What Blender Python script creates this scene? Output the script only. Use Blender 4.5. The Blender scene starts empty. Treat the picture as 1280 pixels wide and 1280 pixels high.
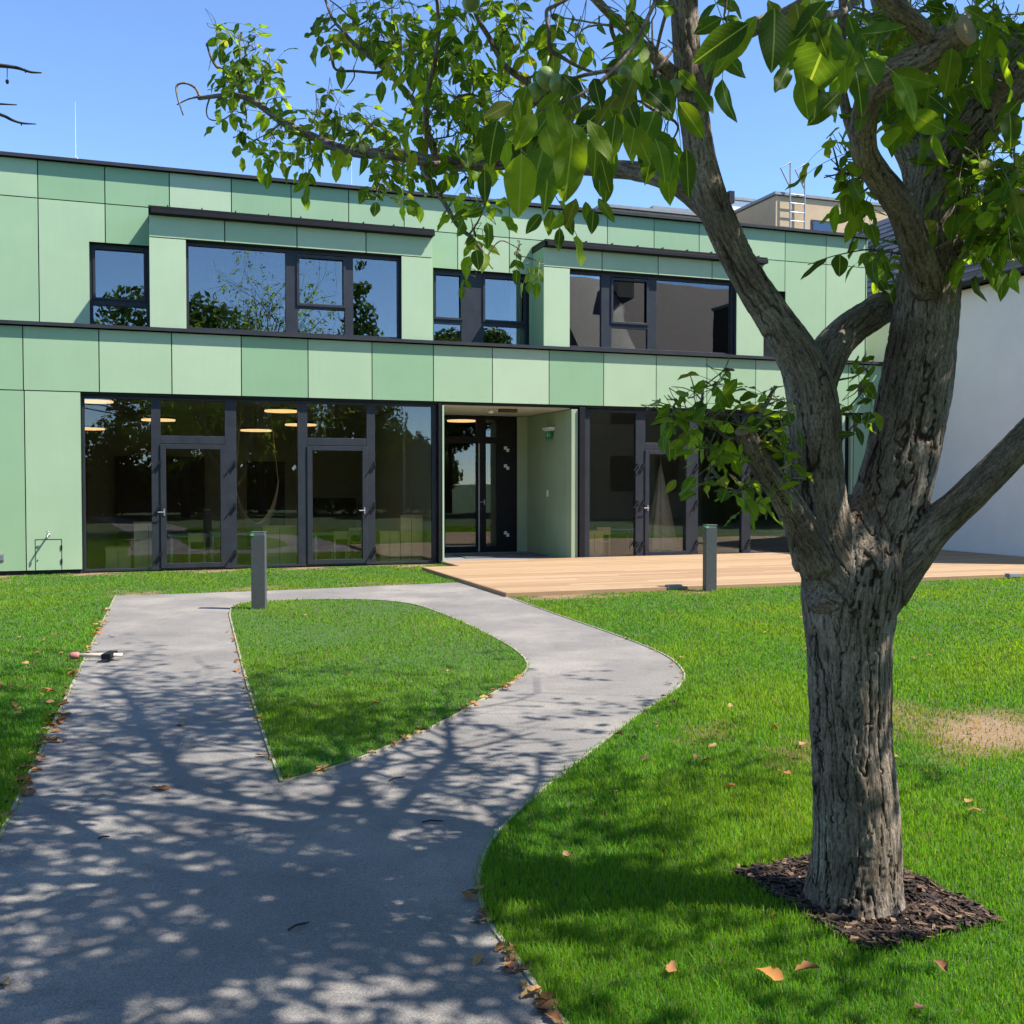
import bpy, bmesh, math, random
import numpy as np
from mathutils import Vector, Matrix, noise as mnoise

random.seed(11)
rng = np.random.default_rng(11)
sc = bpy.context.scene
col = sc.collection

# ------------------------------------------------------------------ camera, sky, sun, exposure
CAM_H = 1.55
PITCH = math.atan(35 / 1280)
cd = bpy.data.cameras.new('camera')
cam = bpy.data.objects.new('camera', cd)
col.objects.link(cam)
cam.location = (0, 0, CAM_H)
cam.rotation_euler = (math.radians(90) - PITCH, 0, 0)
cd.sensor_width = 36
cd.lens = 36
cd.clip_start = 0.05
cd.clip_end = 2000
sc.camera = cam
sc.render.resolution_x = sc.render.resolution_y = 1024

TO_SUN = Vector((0.730, -0.147, 1.0)).normalized()
SUN_EL = math.asin(TO_SUN.z)
SUN_ROT = math.atan2(TO_SUN.x, TO_SUN.y)
world = bpy.data.worlds.new('World')
sc.world = world
world.use_nodes = True
wn = world.node_tree
sky = wn.nodes.new('ShaderNodeTexSky')
sky.sky_type = 'NISHITA'
sky.sun_disc = False
sky.sun_elevation = SUN_EL
sky.sun_rotation = SUN_ROT
sky.air_density = 0.72
sky.dust_density = 0.0
sky.ozone_density = 6.0
wn.links.new(sky.outputs[0], wn.nodes['Background'].inputs[0])
wn.nodes['Background'].inputs[1].default_value = 0.138
sl = bpy.data.lights.new('sun', 'SUN')
sl.energy = 4.3
sl.angle = math.radians(0.5)
sl.color = (1.0, 0.955, 0.885)
sun = bpy.data.objects.new('sun', sl)
col.objects.link(sun)
sun.rotation_euler = TO_SUN.to_track_quat('Z', 'Y').to_euler()
sun.location = (20, -10, 30)
sc.view_settings.view_transform = 'Standard'
sc.view_settings.look = 'None'
sc.view_settings.gamma = 1
sc.view_settings.exposure = 1.22
sc.cycles.max_bounces = 10
sc.cycles.transparent_max_bounces = 16
sc.cycles.use_denoising = True

# ------------------------------------------------------------------ frames of reference
ANG = math.atan2(1, 2.85)                       # the facade runs away to the right
U = np.array([math.cos(ANG), math.sin(ANG), 0.])
N = np.array([-math.sin(ANG), math.cos(ANG), 0.])
P0 = np.array([-8.625, 17.25, 0.])


def W(u, v, z=0.0):
    return P0 + U * u + N * v + np.array([0, 0, z])


def ray(x, y):
    d = ((x - 640) / 1280, 1.0, -(y - 640) / 1280)
    c, s = math.cos(PITCH), math.sin(PITCH)
    return np.array([d[0], c * d[1] + s * d[2], -s * d[1] + c * d[2]])


def P(x, y, depth):
    d = ray(x, y)
    return np.array([0, 0, CAM_H]) + d * (depth / d[1])


def G(x, y, z=0.0):
    d = ray(x, y)
    return np.array([0, 0, CAM_H]) + d * ((z - CAM_H) / d[2])


def project(p):
    p = np.asarray(p, float)
    q = p - np.array([0, 0, CAM_H])
    c, s = math.cos(PITCH), math.sin(PITCH)
    f = q[..., 1] * c - q[..., 2] * s
    h = q[..., 1] * s + q[..., 2] * c
    f2 = np.where(f > .05, f, 1e9)
    return 640 + 1280 * q[..., 0] / f2, 640 - 1280 * h / f2, f


# ------------------------------------------------------------------ materials
M = {}


def newmat(name):
    m = bpy.data.materials.new(name)
    m.use_nodes = True
    nt = m.node_tree
    b = nt.nodes['Principled BSDF']
    M[name] = m
    return m, nt, b


def nd(nt, t, **kw):
    n = nt.nodes.new(t)
    for k, v in kw.items():
        if k.startswith('i_'):
            n.inputs[k[2:].replace('_', ' ')].default_value = v
        else:
            setattr(n, k, v)
    return n


def ramp(nt, fac, stops):
    r = nt.nodes.new('ShaderNodeValToRGB')
    e = r.color_ramp.elements
    while len(e) < len(stops):
        e.new(0.5)
    for i, (p, c) in enumerate(stops):
        e[i].position = p
        e[i].color = (*c, 1)
    nt.links.new(fac, r.inputs[0])
    return r


def simple(name, c, rough=.6, metal=0.0, var=.12, scale=6., bump=0.0, bscale=60., spec=.4):
    m, nt, b = newmat(name)
    tc = nd(nt, 'ShaderNodeTexCoord')
    n = nd(nt, 'ShaderNodeTexNoise', i_Scale=scale, i_Detail=4.0)
    nt.links.new(tc.outputs['Object'], n.inputs['Vector'])
    lo = tuple(max(0, x * (1 - var)) for x in c)
    hi = tuple(min(1, x * (1 + var)) for x in c)
    r = ramp(nt, n.outputs['Fac'], [(.3, lo), (.7, hi)])
    nt.links.new(r.outputs[0], b.inputs['Base Color'])
    b.inputs['Roughness'].default_value = rough
    b.inputs['Metallic'].default_value = metal
    b.inputs['Specular IOR Level'].default_value = spec
    if bump:
        n2 = nd(nt, 'ShaderNodeTexNoise', i_Scale=bscale, i_Detail=5.0)
        nt.links.new(tc.outputs['Object'], n2.inputs['Vector'])
        bp = nd(nt, 'ShaderNodeBump', i_Strength=bump, i_Distance=.01)
        nt.links.new(n2.outputs['Fac'], bp.inputs['Height'])
        nt.links.new(bp.outputs[0], b.inputs['Normal'])
    return m


simple('dark_metal', (.026, .030, .037), .45, .0, .15, spec=.3)
simple('black_metal', (.010, .010, .012), .55, .0, .15, spec=.2)
simple('coping_metal', (.030, .032, .037), .55, .0, .2, 3, spec=.25)
simple('steel', (.34, .35, .36), .5, .6, .1)
simple('white_paint', (.72, .72, .70), .5, 0, .04)
simple('backing', (.012, .013, .014), .8)
simple('interior_wall', (.30, .27, .20), .8, 0, .06)
simple('interior_dark', (.06, .045, .035), .8, 0, .15)
simple('interior_ceiling', (.45, .44, .38), .8, 0, .03)
simple('interior_floor', (.16, .12, .08), .5, 0, .2)
simple('pale_wall', (.55, .66, .58), .7, 0, .04)
simple('light_wood', (.66, .52, .27), .5, 0, .12, 5)
simple('table_top', (.22, .50, .45), .4, 0, .05)
simple('cloth', (.62, .55, .43), .9, 0, .1)
simple('beige_render', (.47, .345, .215), .85, 0, .06, 2, .2, 40)
simple('grey_flashing', (.22, .23, .24), .5, 0, .1)
simple('bollard_paint', (.075, .08, .08), .5, .0, .12, 20, .1, 200)
simple('green_glow', (.1, .5, .16), .4)
simple('soil', (.10, .07, .045), .9, 0, .3, 8, .5, 50)
simple('edging', (.30, .26, .20), .8, 0, .25, 9)
m, nt, b = newmat('roof_brown')
tc = nd(nt, 'ShaderNodeTexCoord')
bk = nd(nt, 'ShaderNodeTexBrick', i_Scale=2.6)
bk.inputs['Color1'].default_value = (.085, .034, .024, 1)
bk.inputs['Color2'].default_value = (.05, .022, .017, 1)
bk.inputs['Mortar'].default_value = (.02, .012, .01, 1)
bk.inputs['Mortar Size'].default_value = .03
nt.links.new(tc.outputs['Object'], bk.inputs['Vector'])
nt.links.new(bk.outputs['Color'], b.inputs['Base Color'])
b.inputs['Roughness'].default_value = .7
simple('twig_dark', (.05, .038, .03), .8, 0, .3, 30)
simple('red_cap', (.42, .17, .14), .6, 0, .1)
simple('pale_stick', (.55, .47, .36), .7, 0, .1)
simple('walnut_husk', (.19, .27, .07), .45, 0, .25, 30, .2, 60)
simple('doormat', (.10, .10, .10), .95, 0, .2, 30)
simple('sign_green', (.0, .25, .10), .4, 0, .02)
simple('sawn_wood', (.34, .24, .14), .8, 0, .25, 12)


def mat_panel():
    m, nt, b = newmat('green_panel')
    at = nd(nt, 'ShaderNodeAttribute', attribute_name='tone')
    r = ramp(nt, at.outputs['Fac'], [(0, (.225, .375, .215)), (.5, (.300, .440, .268)), (1, (.410, .520, .348))])
    tc = nd(nt, 'ShaderNodeTexCoord')
    n = nd(nt, 'ShaderNodeTexNoise', i_Scale=1.3, i_Detail=5.0, i_Roughness=.6)
    nt.links.new(tc.outputs['Object'], n.inputs['Vector'])
    r2 = ramp(nt, n.outputs['Fac'], [(.3, (.945, .945, .93)), (.7, (1.03, 1.02, 1.0))])
    mps = nd(nt, 'ShaderNodeMapping')
    mps.inputs['Scale'].default_value = (5, 5, .35)
    nt.links.new(tc.outputs['Object'], mps.inputs[0])
    ns = nd(nt, 'ShaderNodeTexNoise', i_Scale=3.0, i_Detail=4.0)
    nt.links.new(mps.outputs[0], ns.inputs['Vector'])
    rs = ramp(nt, ns.outputs['Fac'], [(.3, (.985, .985, .978)), (.65, (1.005, 1.005, 1.0))])
    m0 = nd(nt, 'ShaderNodeMix', data_type='RGBA', blend_type='MULTIPLY')
    m0.inputs[0].default_value = 1
    nt.links.new(r.outputs[0], m0.inputs[6])
    nt.links.new(rs.outputs[0], m0.inputs[7])
    mx = nd(nt, 'ShaderNodeMix', data_type='RGBA', blend_type='MULTIPLY')
    mx.inputs[0].default_value = 1
    nt.links.new(m0.outputs[2], mx.inputs[6])
    nt.links.new(r2.outputs[0], mx.inputs[7])
    nt.links.new(mx.outputs[2], b.inputs['Base Color'])
    n3 = nd(nt, 'ShaderNodeTexNoise', i_Scale=.8, i_Detail=2.0)
    nt.links.new(tc.outputs['Object'], n3.inputs['Vector'])
    bp = nd(nt, 'ShaderNodeBump', i_Strength=.25, i_Distance=.02)
    nt.links.new(n3.outputs['Fac'], bp.inputs['Height'])
    nt.links.new(bp.outputs[0], b.inputs['Normal'])
    b.inputs['Roughness'].default_value = .55
    b.inputs['Specular IOR Level'].default_value = .3


mat_panel()


def mat_glass(name, ior, tint):
    m, nt, b = newmat(name)
    out = nt.nodes['Material Output']
    fr = nd(nt, 'ShaderNodeFresnel', i_IOR=ior)
    gl = nd(nt, 'ShaderNodeBsdfGlossy')
    gl.inputs['Roughness'].default_value = 0.0
    gl.inputs['Color'].default_value = (.92, .97, 1, 1)
    tr = nd(nt, 'ShaderNodeBsdfTransparent')
    tr.inputs['Color'].default_value = (*tint, 1)
    tc = nd(nt, 'ShaderNodeTexCoord')
    nz = nd(nt, 'ShaderNodeTexNoise', i_Scale=.9, i_Detail=1.0)
    nt.links.new(tc.outputs['Object'], nz.inputs['Vector'])
    bp = nd(nt, 'ShaderNodeBump', i_Strength=.035, i_Distance=.05)
    nt.links.new(nz.outputs['Fac'], bp.inputs['Height'])
    nt.links.new(bp.outputs[0], gl.inputs['Normal'])
    mx = nd(nt, 'ShaderNodeMixShader')
    nt.links.new(fr.outputs[0], mx.inputs[0])
    nt.links.new(tr.outputs[0], mx.inputs[1])
    nt.links.new(gl.outputs[0], mx.inputs[2])
    nt.links.new(mx.outputs[0], out.inputs['Surface'])
    nt.nodes.remove(b)


mat_glass('window_glass', 2.2, (.80, .84, .80))
mat_glass('terrace_glass', 1.66, (.97, .97, .93))


def mat_emit(name, c, s):
    m, nt, b = newmat(name)
    b.inputs['Base Color'].default_value = (*c, 1)
    b.inputs['Emission Color'].default_value = (*c, 1)
    b.inputs['Emission Strength'].default_value = s


mat_emit('lamp_disc', (1.0, .62, .28), .55)


def mat_path():
    m, nt, b = newmat('path_asphalt')
    tc = nd(nt, 'ShaderNodeTexCoord')
    n = nd(nt, 'ShaderNodeTexNoise', i_Scale=.9, i_Detail=6.0, i_Roughness=.6)
    n2 = nd(nt, 'ShaderNodeTexNoise', i_Scale=160.0, i_Detail=4.0, i_Roughness=.75)
    n3 = nd(nt, 'ShaderNodeTexVoronoi', i_Scale=230.0)
    for q in (n, n2, n3):
        nt.links.new(tc.outputs['Object'], q.inputs['Vector'])
    r = ramp(nt, n.outputs['Fac'], [(.32, (.170, .158, .146)), (.5, (.215, .198, .180)), (.66, (.285, .258, .225))])
    r2 = ramp(nt, n2.outputs['Fac'], [(.33, (.55, .55, .56)), (.5, (.98, .98, .98)), (.68, (1.38, 1.36, 1.32))])
    mx = nd(nt, 'ShaderNodeMix', data_type='RGBA', blend_type='MULTIPLY')
    mx.inputs[0].default_value = 1
    nt.links.new(r.outputs[0], mx.inputs[6])
    nt.links.new(r2.outputs[0], mx.inputs[7])
    nb_ = nd(nt, 'ShaderNodeTexNoise', i_Scale=3.2, i_Detail=7.0, i_Roughness=.72)
    nt.links.new(tc.outputs['Object'], nb_.inputs['Vector'])
    rb_ = ramp(nt, nb_.outputs['Fac'], [(.30, (.78, .77, .76)), (.46, (1, 1, 1)), (.60, (1.0, 1.0, 1.0)), (.72, (1.20, 1.16, 1.08))])
    m3 = nd(nt, 'ShaderNodeMix', data_type='RGBA', blend_type='MULTIPLY')
    m3.inputs[0].default_value = 1
    nt.links.new(mx.outputs[2], m3.inputs[6])
    nt.links.new(rb_.outputs[0], m3.inputs[7])
    nt.links.new(m3.outputs[2], b.inputs['Base Color'])
    b.inputs['Roughness'].default_value = .9
    b.inputs['Specular IOR Level'].default_value = .25
    bp = nd(nt, 'ShaderNodeBump', i_Strength=.55, i_Distance=.004)
    nt.links.new(n3.outputs['Distance'], bp.inputs['Height'])
    nt.links.new(bp.outputs[0], b.inputs['Normal'])


mat_path()


def mat_lawn():
    m, nt, b = newmat('lawn_base')
    tc = nd(nt, 'ShaderNodeTexCoord')
    n = nd(nt, 'ShaderNodeTexNoise', i_Scale=30.0, i_Detail=6.0, i_Roughness=.7)
    nt.links.new(tc.outputs['Object'], n.inputs['Vector'])
    r = ramp(nt, n.outputs['Fac'], [(.3, (.022, .045, .010)), (.5, (.045, .085, .016)), (.7, (.10, .12, .035))])
    # dry bare patches on the right of the tree and along the building
    at = nd(nt, 'ShaderNodeAttribute', attribute_name='bare')
    rb = ramp(nt, n.outputs['Fac'], [(.3, (.13, .082, .040)), (.7, (.33, .21, .115))])
    mx = nd(nt, 'ShaderNodeMix', data_type='RGBA')
    nt.links.new(at.outputs['Fac'], mx.inputs[0])
    nt.links.new(r.outputs[0], mx.inputs[6])
    nt.links.new(rb.outputs[0], mx.inputs[7])
    nt.links.new(mx.outputs[2], b.inputs['Base Color'])
    b.inputs['Roughness'].default_value = .95
    bp = nd(nt, 'ShaderNodeBump', i_Strength=.6, i_Distance=.02)
    nt.links.new(n.outputs['Fac'], bp.inputs['Height'])
    nt.links.new(bp.outputs[0], b.inputs['Normal'])


mat_lawn()


def mat_leafy(name, attr, k_trans=1.0, gloss=.35, veins=False, tf=.45):
    """diffuse + translucent; colour comes from a per-leaf colour attribute"""
    m, nt, b = newmat(name)
    out = nt.nodes['Material Output']
    at = nd(nt, 'ShaderNodeAttribute', attribute_name=attr)
    colr = at.outputs['Color']
    if veins:
        uv = nd(nt, 'ShaderNodeAttribute', attribute_name='leafuv')
        sp = nd(nt, 'ShaderNodeSeparateXYZ')
        nt.links.new(uv.outputs['Vector'], sp.inputs[0])
        ab = nd(nt, 'ShaderNodeMath', operation='ABSOLUTE')
        nt.links.new(sp.outputs['X'], ab.inputs[0])
        mid = nd(nt, 'ShaderNodeMath', operation='LESS_THAN')
        nt.links.new(ab.outputs[0], mid.inputs[0])
        mid.inputs[1].default_value = .05
        # side veins: stripes in (v - 0.35|u|)
        k = nd(nt, 'ShaderNodeMath', operation='MULTIPLY_ADD')
        nt.links.new(ab.outputs[0], k.inputs[0])
        k.inputs[1].default_value = -.22
        nt.links.new(sp.outputs['Y'], k.inputs[2])
        k2 = nd(nt, 'ShaderNodeMath', operation='MULTIPLY')
        nt.links.new(k.outputs[0], k2.inputs[0])
        k2.inputs[1].default_value = 11.0
        fr = nd(nt, 'ShaderNodeMath', operation='FRACT')
        nt.links.new(k2.outputs[0], fr.inputs[0])
        lt = nd(nt, 'ShaderNodeMath', operation='LESS_THAN')
        nt.links.new(fr.outputs[0], lt.inputs[0])
        lt.inputs[1].default_value = .12
        hf = nd(nt, 'ShaderNodeMath', operation='MULTIPLY')
        nt.links.new(lt.outputs[0], hf.inputs[0])
        hf.inputs[1].default_value = .16
        mxv = nd(nt, 'ShaderNodeMath', operation='MAXIMUM')
        nt.links.new(mid.outputs[0], mxv.inputs[0])
        nt.links.new(hf.outputs[0], mxv.inputs[1])
        tc = nd(nt, 'ShaderNodeTexCoord')
        nz = nd(nt, 'ShaderNodeTexNoise', i_Scale=35.0, i_Detail=3.0)
        nt.links.new(tc.outputs['Object'], nz.inputs['Vector'])
        rz = ramp(nt, nz.outputs['Fac'], [(.3, (.78, .80, .75)), (.7, (1.18, 1.15, 1.1))])
        mu = nd(nt, 'ShaderNodeMix', data_type='RGBA', blend_type='MULTIPLY')
        mu.inputs[0].default_value = 1
        nt.links.new(colr, mu.inputs[6])
        nt.links.new(rz.outputs[0], mu.inputs[7])
        lv = nd(nt, 'ShaderNodeMix', data_type='RGBA')
        nt.links.new(mxv.outputs[0], lv.inputs[0])
        nt.links.new(mu.outputs[2], lv.inputs[6])
        lv.inputs[7].default_value = (.16, .22, .06, 1)
        colr = lv.outputs[2]
        bp = nd(nt, 'ShaderNodeBump', i_Strength=.4, i_Distance=.003)
        nt.links.new(mxv.outputs[0], bp.inputs['Height'])
        nt.links.new(bp.outputs[0], b.inputs['Normal'])
    nt.links.new(colr, b.inputs['Base Color'])
    b.inputs['Roughness'].default_value = gloss
    b.inputs['Specular IOR Level'].default_value = .18
    tl = nd(nt, 'ShaderNodeBsdfTranslucent')
    hs = nd(nt, 'ShaderNodeMix', data_type='RGBA', blend_type='MULTIPLY')
    hs.inputs[0].default_value = 1
    nt.links.new(colr, hs.inputs[6])
    hs.inputs[7].default_value = (3.9 * k_trans, 3.4 * k_trans, .9 * k_trans, 1)
    nt.links.new(hs.outputs[2], tl.inputs['Color'])
    mx = nd(nt, 'ShaderNodeMixShader')
    mx.inputs[0].default_value = tf
    nt.links.new(b.outputs[0], mx.inputs[1])
    nt.links.new(tl.outputs[0], mx.inputs[2])
    nt.links.new(mx.outputs[0], out.inputs['Surface'])


mat_leafy('walnut_leaf', 'leafcol', 1.15, .55, True, .45)
mat_leafy('far_leaf', 'leafcol', .6, .6, False, .3)
mat_leafy('grass_blade', 'leafcol', .62, .6, False, .42)
mat_leafy('dry_leaf', 'leafcol', .3, .7, False, .15)


def mat_bark():
    m, nt, b = newmat('walnut_bark')
    at = nd(nt, 'ShaderNodeAttribute', attribute_name='bark')
    mp = nd(nt, 'ShaderNodeMapping')
    mp.inputs['Scale'].default_value = (1, 1, .20)
    nt.links.new(at.outputs['Vector'], mp.inputs['Vector'])
    mp.inputs['Scale'].default_value = (1, 1, .10)
    ca_ = nd(nt, 'ShaderNodeAttribute', attribute_name='crack')
    dn = nd(nt, 'ShaderNodeTexNoise', i_Scale=60.0, i_Detail=4.0, i_Roughness=.6)
    nt.links.new(mp.outputs[0], dn.inputs['Vector'])
    jj = nd(nt, 'ShaderNodeMath', operation='MULTIPLY_ADD')
    nt.links.new(dn.outputs['Fac'], jj.inputs[0])
    jj.inputs[1].default_value = .55
    jj.inputs[2].default_value = -.275
    va = nd(nt, 'ShaderNodeMath', operation='ADD')
    nt.links.new(ca_.outputs['Fac'], va.inputs[0])
    nt.links.new(jj.outputs[0], va.inputs[1])
    fine = nd(nt, 'ShaderNodeTexNoise', i_Scale=170.0, i_Detail=6.0, i_Roughness=.7)
    mp2 = nd(nt, 'ShaderNodeMapping')
    mp2.inputs['Scale'].default_value = (1, 1, .4)
    nt.links.new(at.outputs['Vector'], mp2.inputs['Vector'])
    nt.links.new(mp2.outputs[0], fine.inputs['Vector'])
    mp3 = nd(nt, 'ShaderNodeMapping')
    mp3.inputs['Scale'].default_value = (1, 1, .13)
    nt.links.new(at.outputs['Vector'], mp3.inputs['Vector'])
    rid = nd(nt, 'ShaderNodeTexNoise', i_Scale=75.0, i_Detail=4.0, i_Roughness=.6)
    nt.links.new(mp3.outputs[0], rid.inputs['Vector'])
    big = nd(nt, 'ShaderNodeTexNoise', i_Scale=5.0, i_Detail=4.0)
    nt.links.new(at.outputs['Vector'], big.inputs['Vector'])
    cb = ramp(nt, big.outputs['Fac'], [(.3, (.138, .106, .078)), (.5, (.205, .164, .126)), (.70, (.30, .255, .205))])
    cf = ramp(nt, fine.outputs['Fac'], [(.34, (.42, .41, .40)), (.5, (.95, .95, .95)), (.66, (1.5, 1.5, 1.48))])
    mu = nd(nt, 'ShaderNodeMix', data_type='RGBA', blend_type='MULTIPLY')
    mu.inputs[0].default_value = 1
    nt.links.new(cb.outputs[0], mu.inputs[6])
    nt.links.new(cf.outputs[0], mu.inputs[7])
    cr_ = ramp(nt, rid.outputs['Fac'], [(.36, (.50, .48, .46)), (.48, (.95, .95, .95)), (.65, (1.2, 1.2, 1.2))])
    mu_r = nd(nt, 'ShaderNodeMix', data_type='RGBA', blend_type='MULTIPLY')
    mu_r.inputs[0].default_value = 1
    nt.links.new(mu.outputs[2], mu_r.inputs[6])
    nt.links.new(cr_.outputs[0], mu_r.inputs[7])
    mu = mu_r
    ck = ramp(nt, va.outputs[0], [(.18, (1.08, 1.08, 1.08)), (.50, (.82, .80, .78)), (.72, (.32, .28, .25)), (.95, (.16, .14, .12))])
    mu2 = nd(nt, 'ShaderNodeMix', data_type='RGBA', blend_type='MULTIPLY')
    mu2.inputs[0].default_value = 1
    nt.links.new(mu.outputs[2], mu2.inputs[6])
    nt.links.new(ck.outputs[0], mu2.inputs[7])
    # moss specks
    ms = nd(nt, 'ShaderNodeTexNoise', i_Scale=9.0, i_Detail=6.0, i_Roughness=.7)
    nt.links.new(at.outputs['Vector'], ms.inputs['Vector'])
    mr = ramp(nt, ms.outputs['Fac'], [(.62, (0, 0, 0)), (.74, (.35, .35, .35))])
    mo = nd(nt, 'ShaderNodeMix', data_type='RGBA')
    nt.links.new(mr.outputs[0], mo.inputs[0])
    nt.links.new(mu2.outputs[2], mo.inputs[6])
    mo.inputs[7].default_value = (.085, .085, .04, 1)
    nt.links.new(mo.outputs[2], b.inputs['Base Color'])
    b.inputs['Roughness'].default_value = .92
    b.inputs['Specular IOR Level'].default_value = .2
    h1 = ramp(nt, va.outputs[0], [(.15, (1, 1, 1)), (.5, (.8, .8, .8)), (.85, (0, 0, 0))])
    ad = nd(nt, 'ShaderNodeMath', operation='MULTIPLY_ADD')
    nt.links.new(fine.outputs['Fac'], ad.inputs[0])
    ad.inputs[1].default_value = .55
    ad2 = nd(nt, 'ShaderNodeMath', operation='MULTIPLY_ADD')
    nt.links.new(rid.outputs['Fac'], ad2.inputs[0])
    ad2.inputs[1].default_value = .9
    nt.links.new(h1.outputs[0], ad2.inputs[2])
    nt.links.new(ad2.outputs[0], ad.inputs[2])
    bp = nd(nt, 'ShaderNodeBump', i_Strength=.9, i_Distance=.009)
    nt.links.new(ad.outputs[0], bp.inputs['Height'])
    nt.links.new(bp.outputs[0], b.inputs['Normal'])


mat_bark()


def mat_island(name, stops, rough, scale=(1, 1, 1), nscale=5., amt=.25, bump=.2):
    """colour varies from piece to piece of one mesh (boards, slates, chips)"""
    m, nt, b = newmat(name)
    ge = nd(nt, 'ShaderNodeNewGeometry')
    r = ramp(nt, ge.outputs['Random Per Island'], stops)
    tc = nd(nt, 'ShaderNodeTexCoord')
    mp = nd(nt, 'ShaderNodeMapping')
    mp.inputs['Scale'].default_value = scale
    nt.links.new(tc.outputs['Object'], mp.inputs[0])
    n = nd(nt, 'ShaderNodeTexNoise', i_Scale=nscale, i_Detail=5.0)
    nt.links.new(mp.outputs[0], n.inputs['Vector'])
    r2 = ramp(nt, n.outputs['Fac'], [(.3, (1 - amt,) * 3), (.7, (1 + amt,) * 3)])
    mx = nd(nt, 'ShaderNodeMix', data_type='RGBA', blend_type='MULTIPLY')
    mx.inputs[0].default_value = 1
    nt.links.new(r.outputs[0], mx.inputs[6])
    nt.links.new(r2.outputs[0], mx.inputs[7])
    nt.links.new(mx.outputs[2], b.inputs['Base Color'])
    b.inputs['Roughness'].default_value = rough
    bp = nd(nt, 'ShaderNodeBump', i_Strength=bump, i_Distance=.01)
    nt.links.new(n.outputs['Fac'], bp.inputs['Height'])
    nt.links.new(bp.outputs[0], b.inputs['Normal'])


mat_island('deck_board', [(0, (.275, .168, .085)), (.5, (.335, .212, .112)), (1, (.395, .258, .145))], .7, (1, 14, 1), 2.5, .12)
mat_island('slate', [(0, (.030, .031, .036)), (.5, (.045, .046, .052)), (1, (.065, .066, .072))], .5, (1, 1, 1), 6, .2)
mat_island('mulch_chip', [(0, (.013, .007, .004)), (.6, (.038, .019, .011)), (.88, (.10, .054, .03)), (1, (.24, .15, .085))], .85, (1, 1, 1), 40, .3)


def mat_white_wall():
    m, nt, b = newmat('white_render')
    tc = nd(nt, 'ShaderNodeTexCoord')
    n = nd(nt, 'ShaderNodeTexNoise', i_Scale=1.1, i_Detail=8.0, i_Roughness=.65)
    nt.links.new(tc.outputs['Object'], n.inputs['Vector'])
    r = ramp(nt, n.outputs['Fac'], [(.3, (.86, .765, .70)), (.7, (.93, .84, .775))])
    nt.links.new(r.outputs[0], b.inputs['Base Color'])
    b.inputs['Roughness'].default_value = .9
    n2 = nd(nt, 'ShaderNodeTexNoise', i_Scale=70.0, i_Detail=4.0)
    nt.links.new(tc.outputs['Object'], n2.inputs['Vector'])
    bp = nd(nt, 'ShaderNodeBump', i_Strength=.5, i_Distance=.008)
    nt.links.new(n2.outputs['Fac'], bp.inputs['Height'])
    nt.links.new(bp.outputs[0], b.inputs['Normal'])


mat_white_wall()


# ------------------------------------------------------------------ object helpers
def tag(o, label=None, cat=None, group=None, kind=None):
    if label:
        o['label'] = label
    if cat:
        o['category'] = cat
    if group:
        o['group'] = group
    if kind:
        o['kind'] = kind
    return o


def empty(name, loc, rz=0.0):
    o = bpy.data.objects.new(name, None)
    col.objects.link(o)
    o.location = tuple(loc)
    o.rotation_euler = (0, 0, rz)
    o.empty_display_size = .2
    return o


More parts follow.
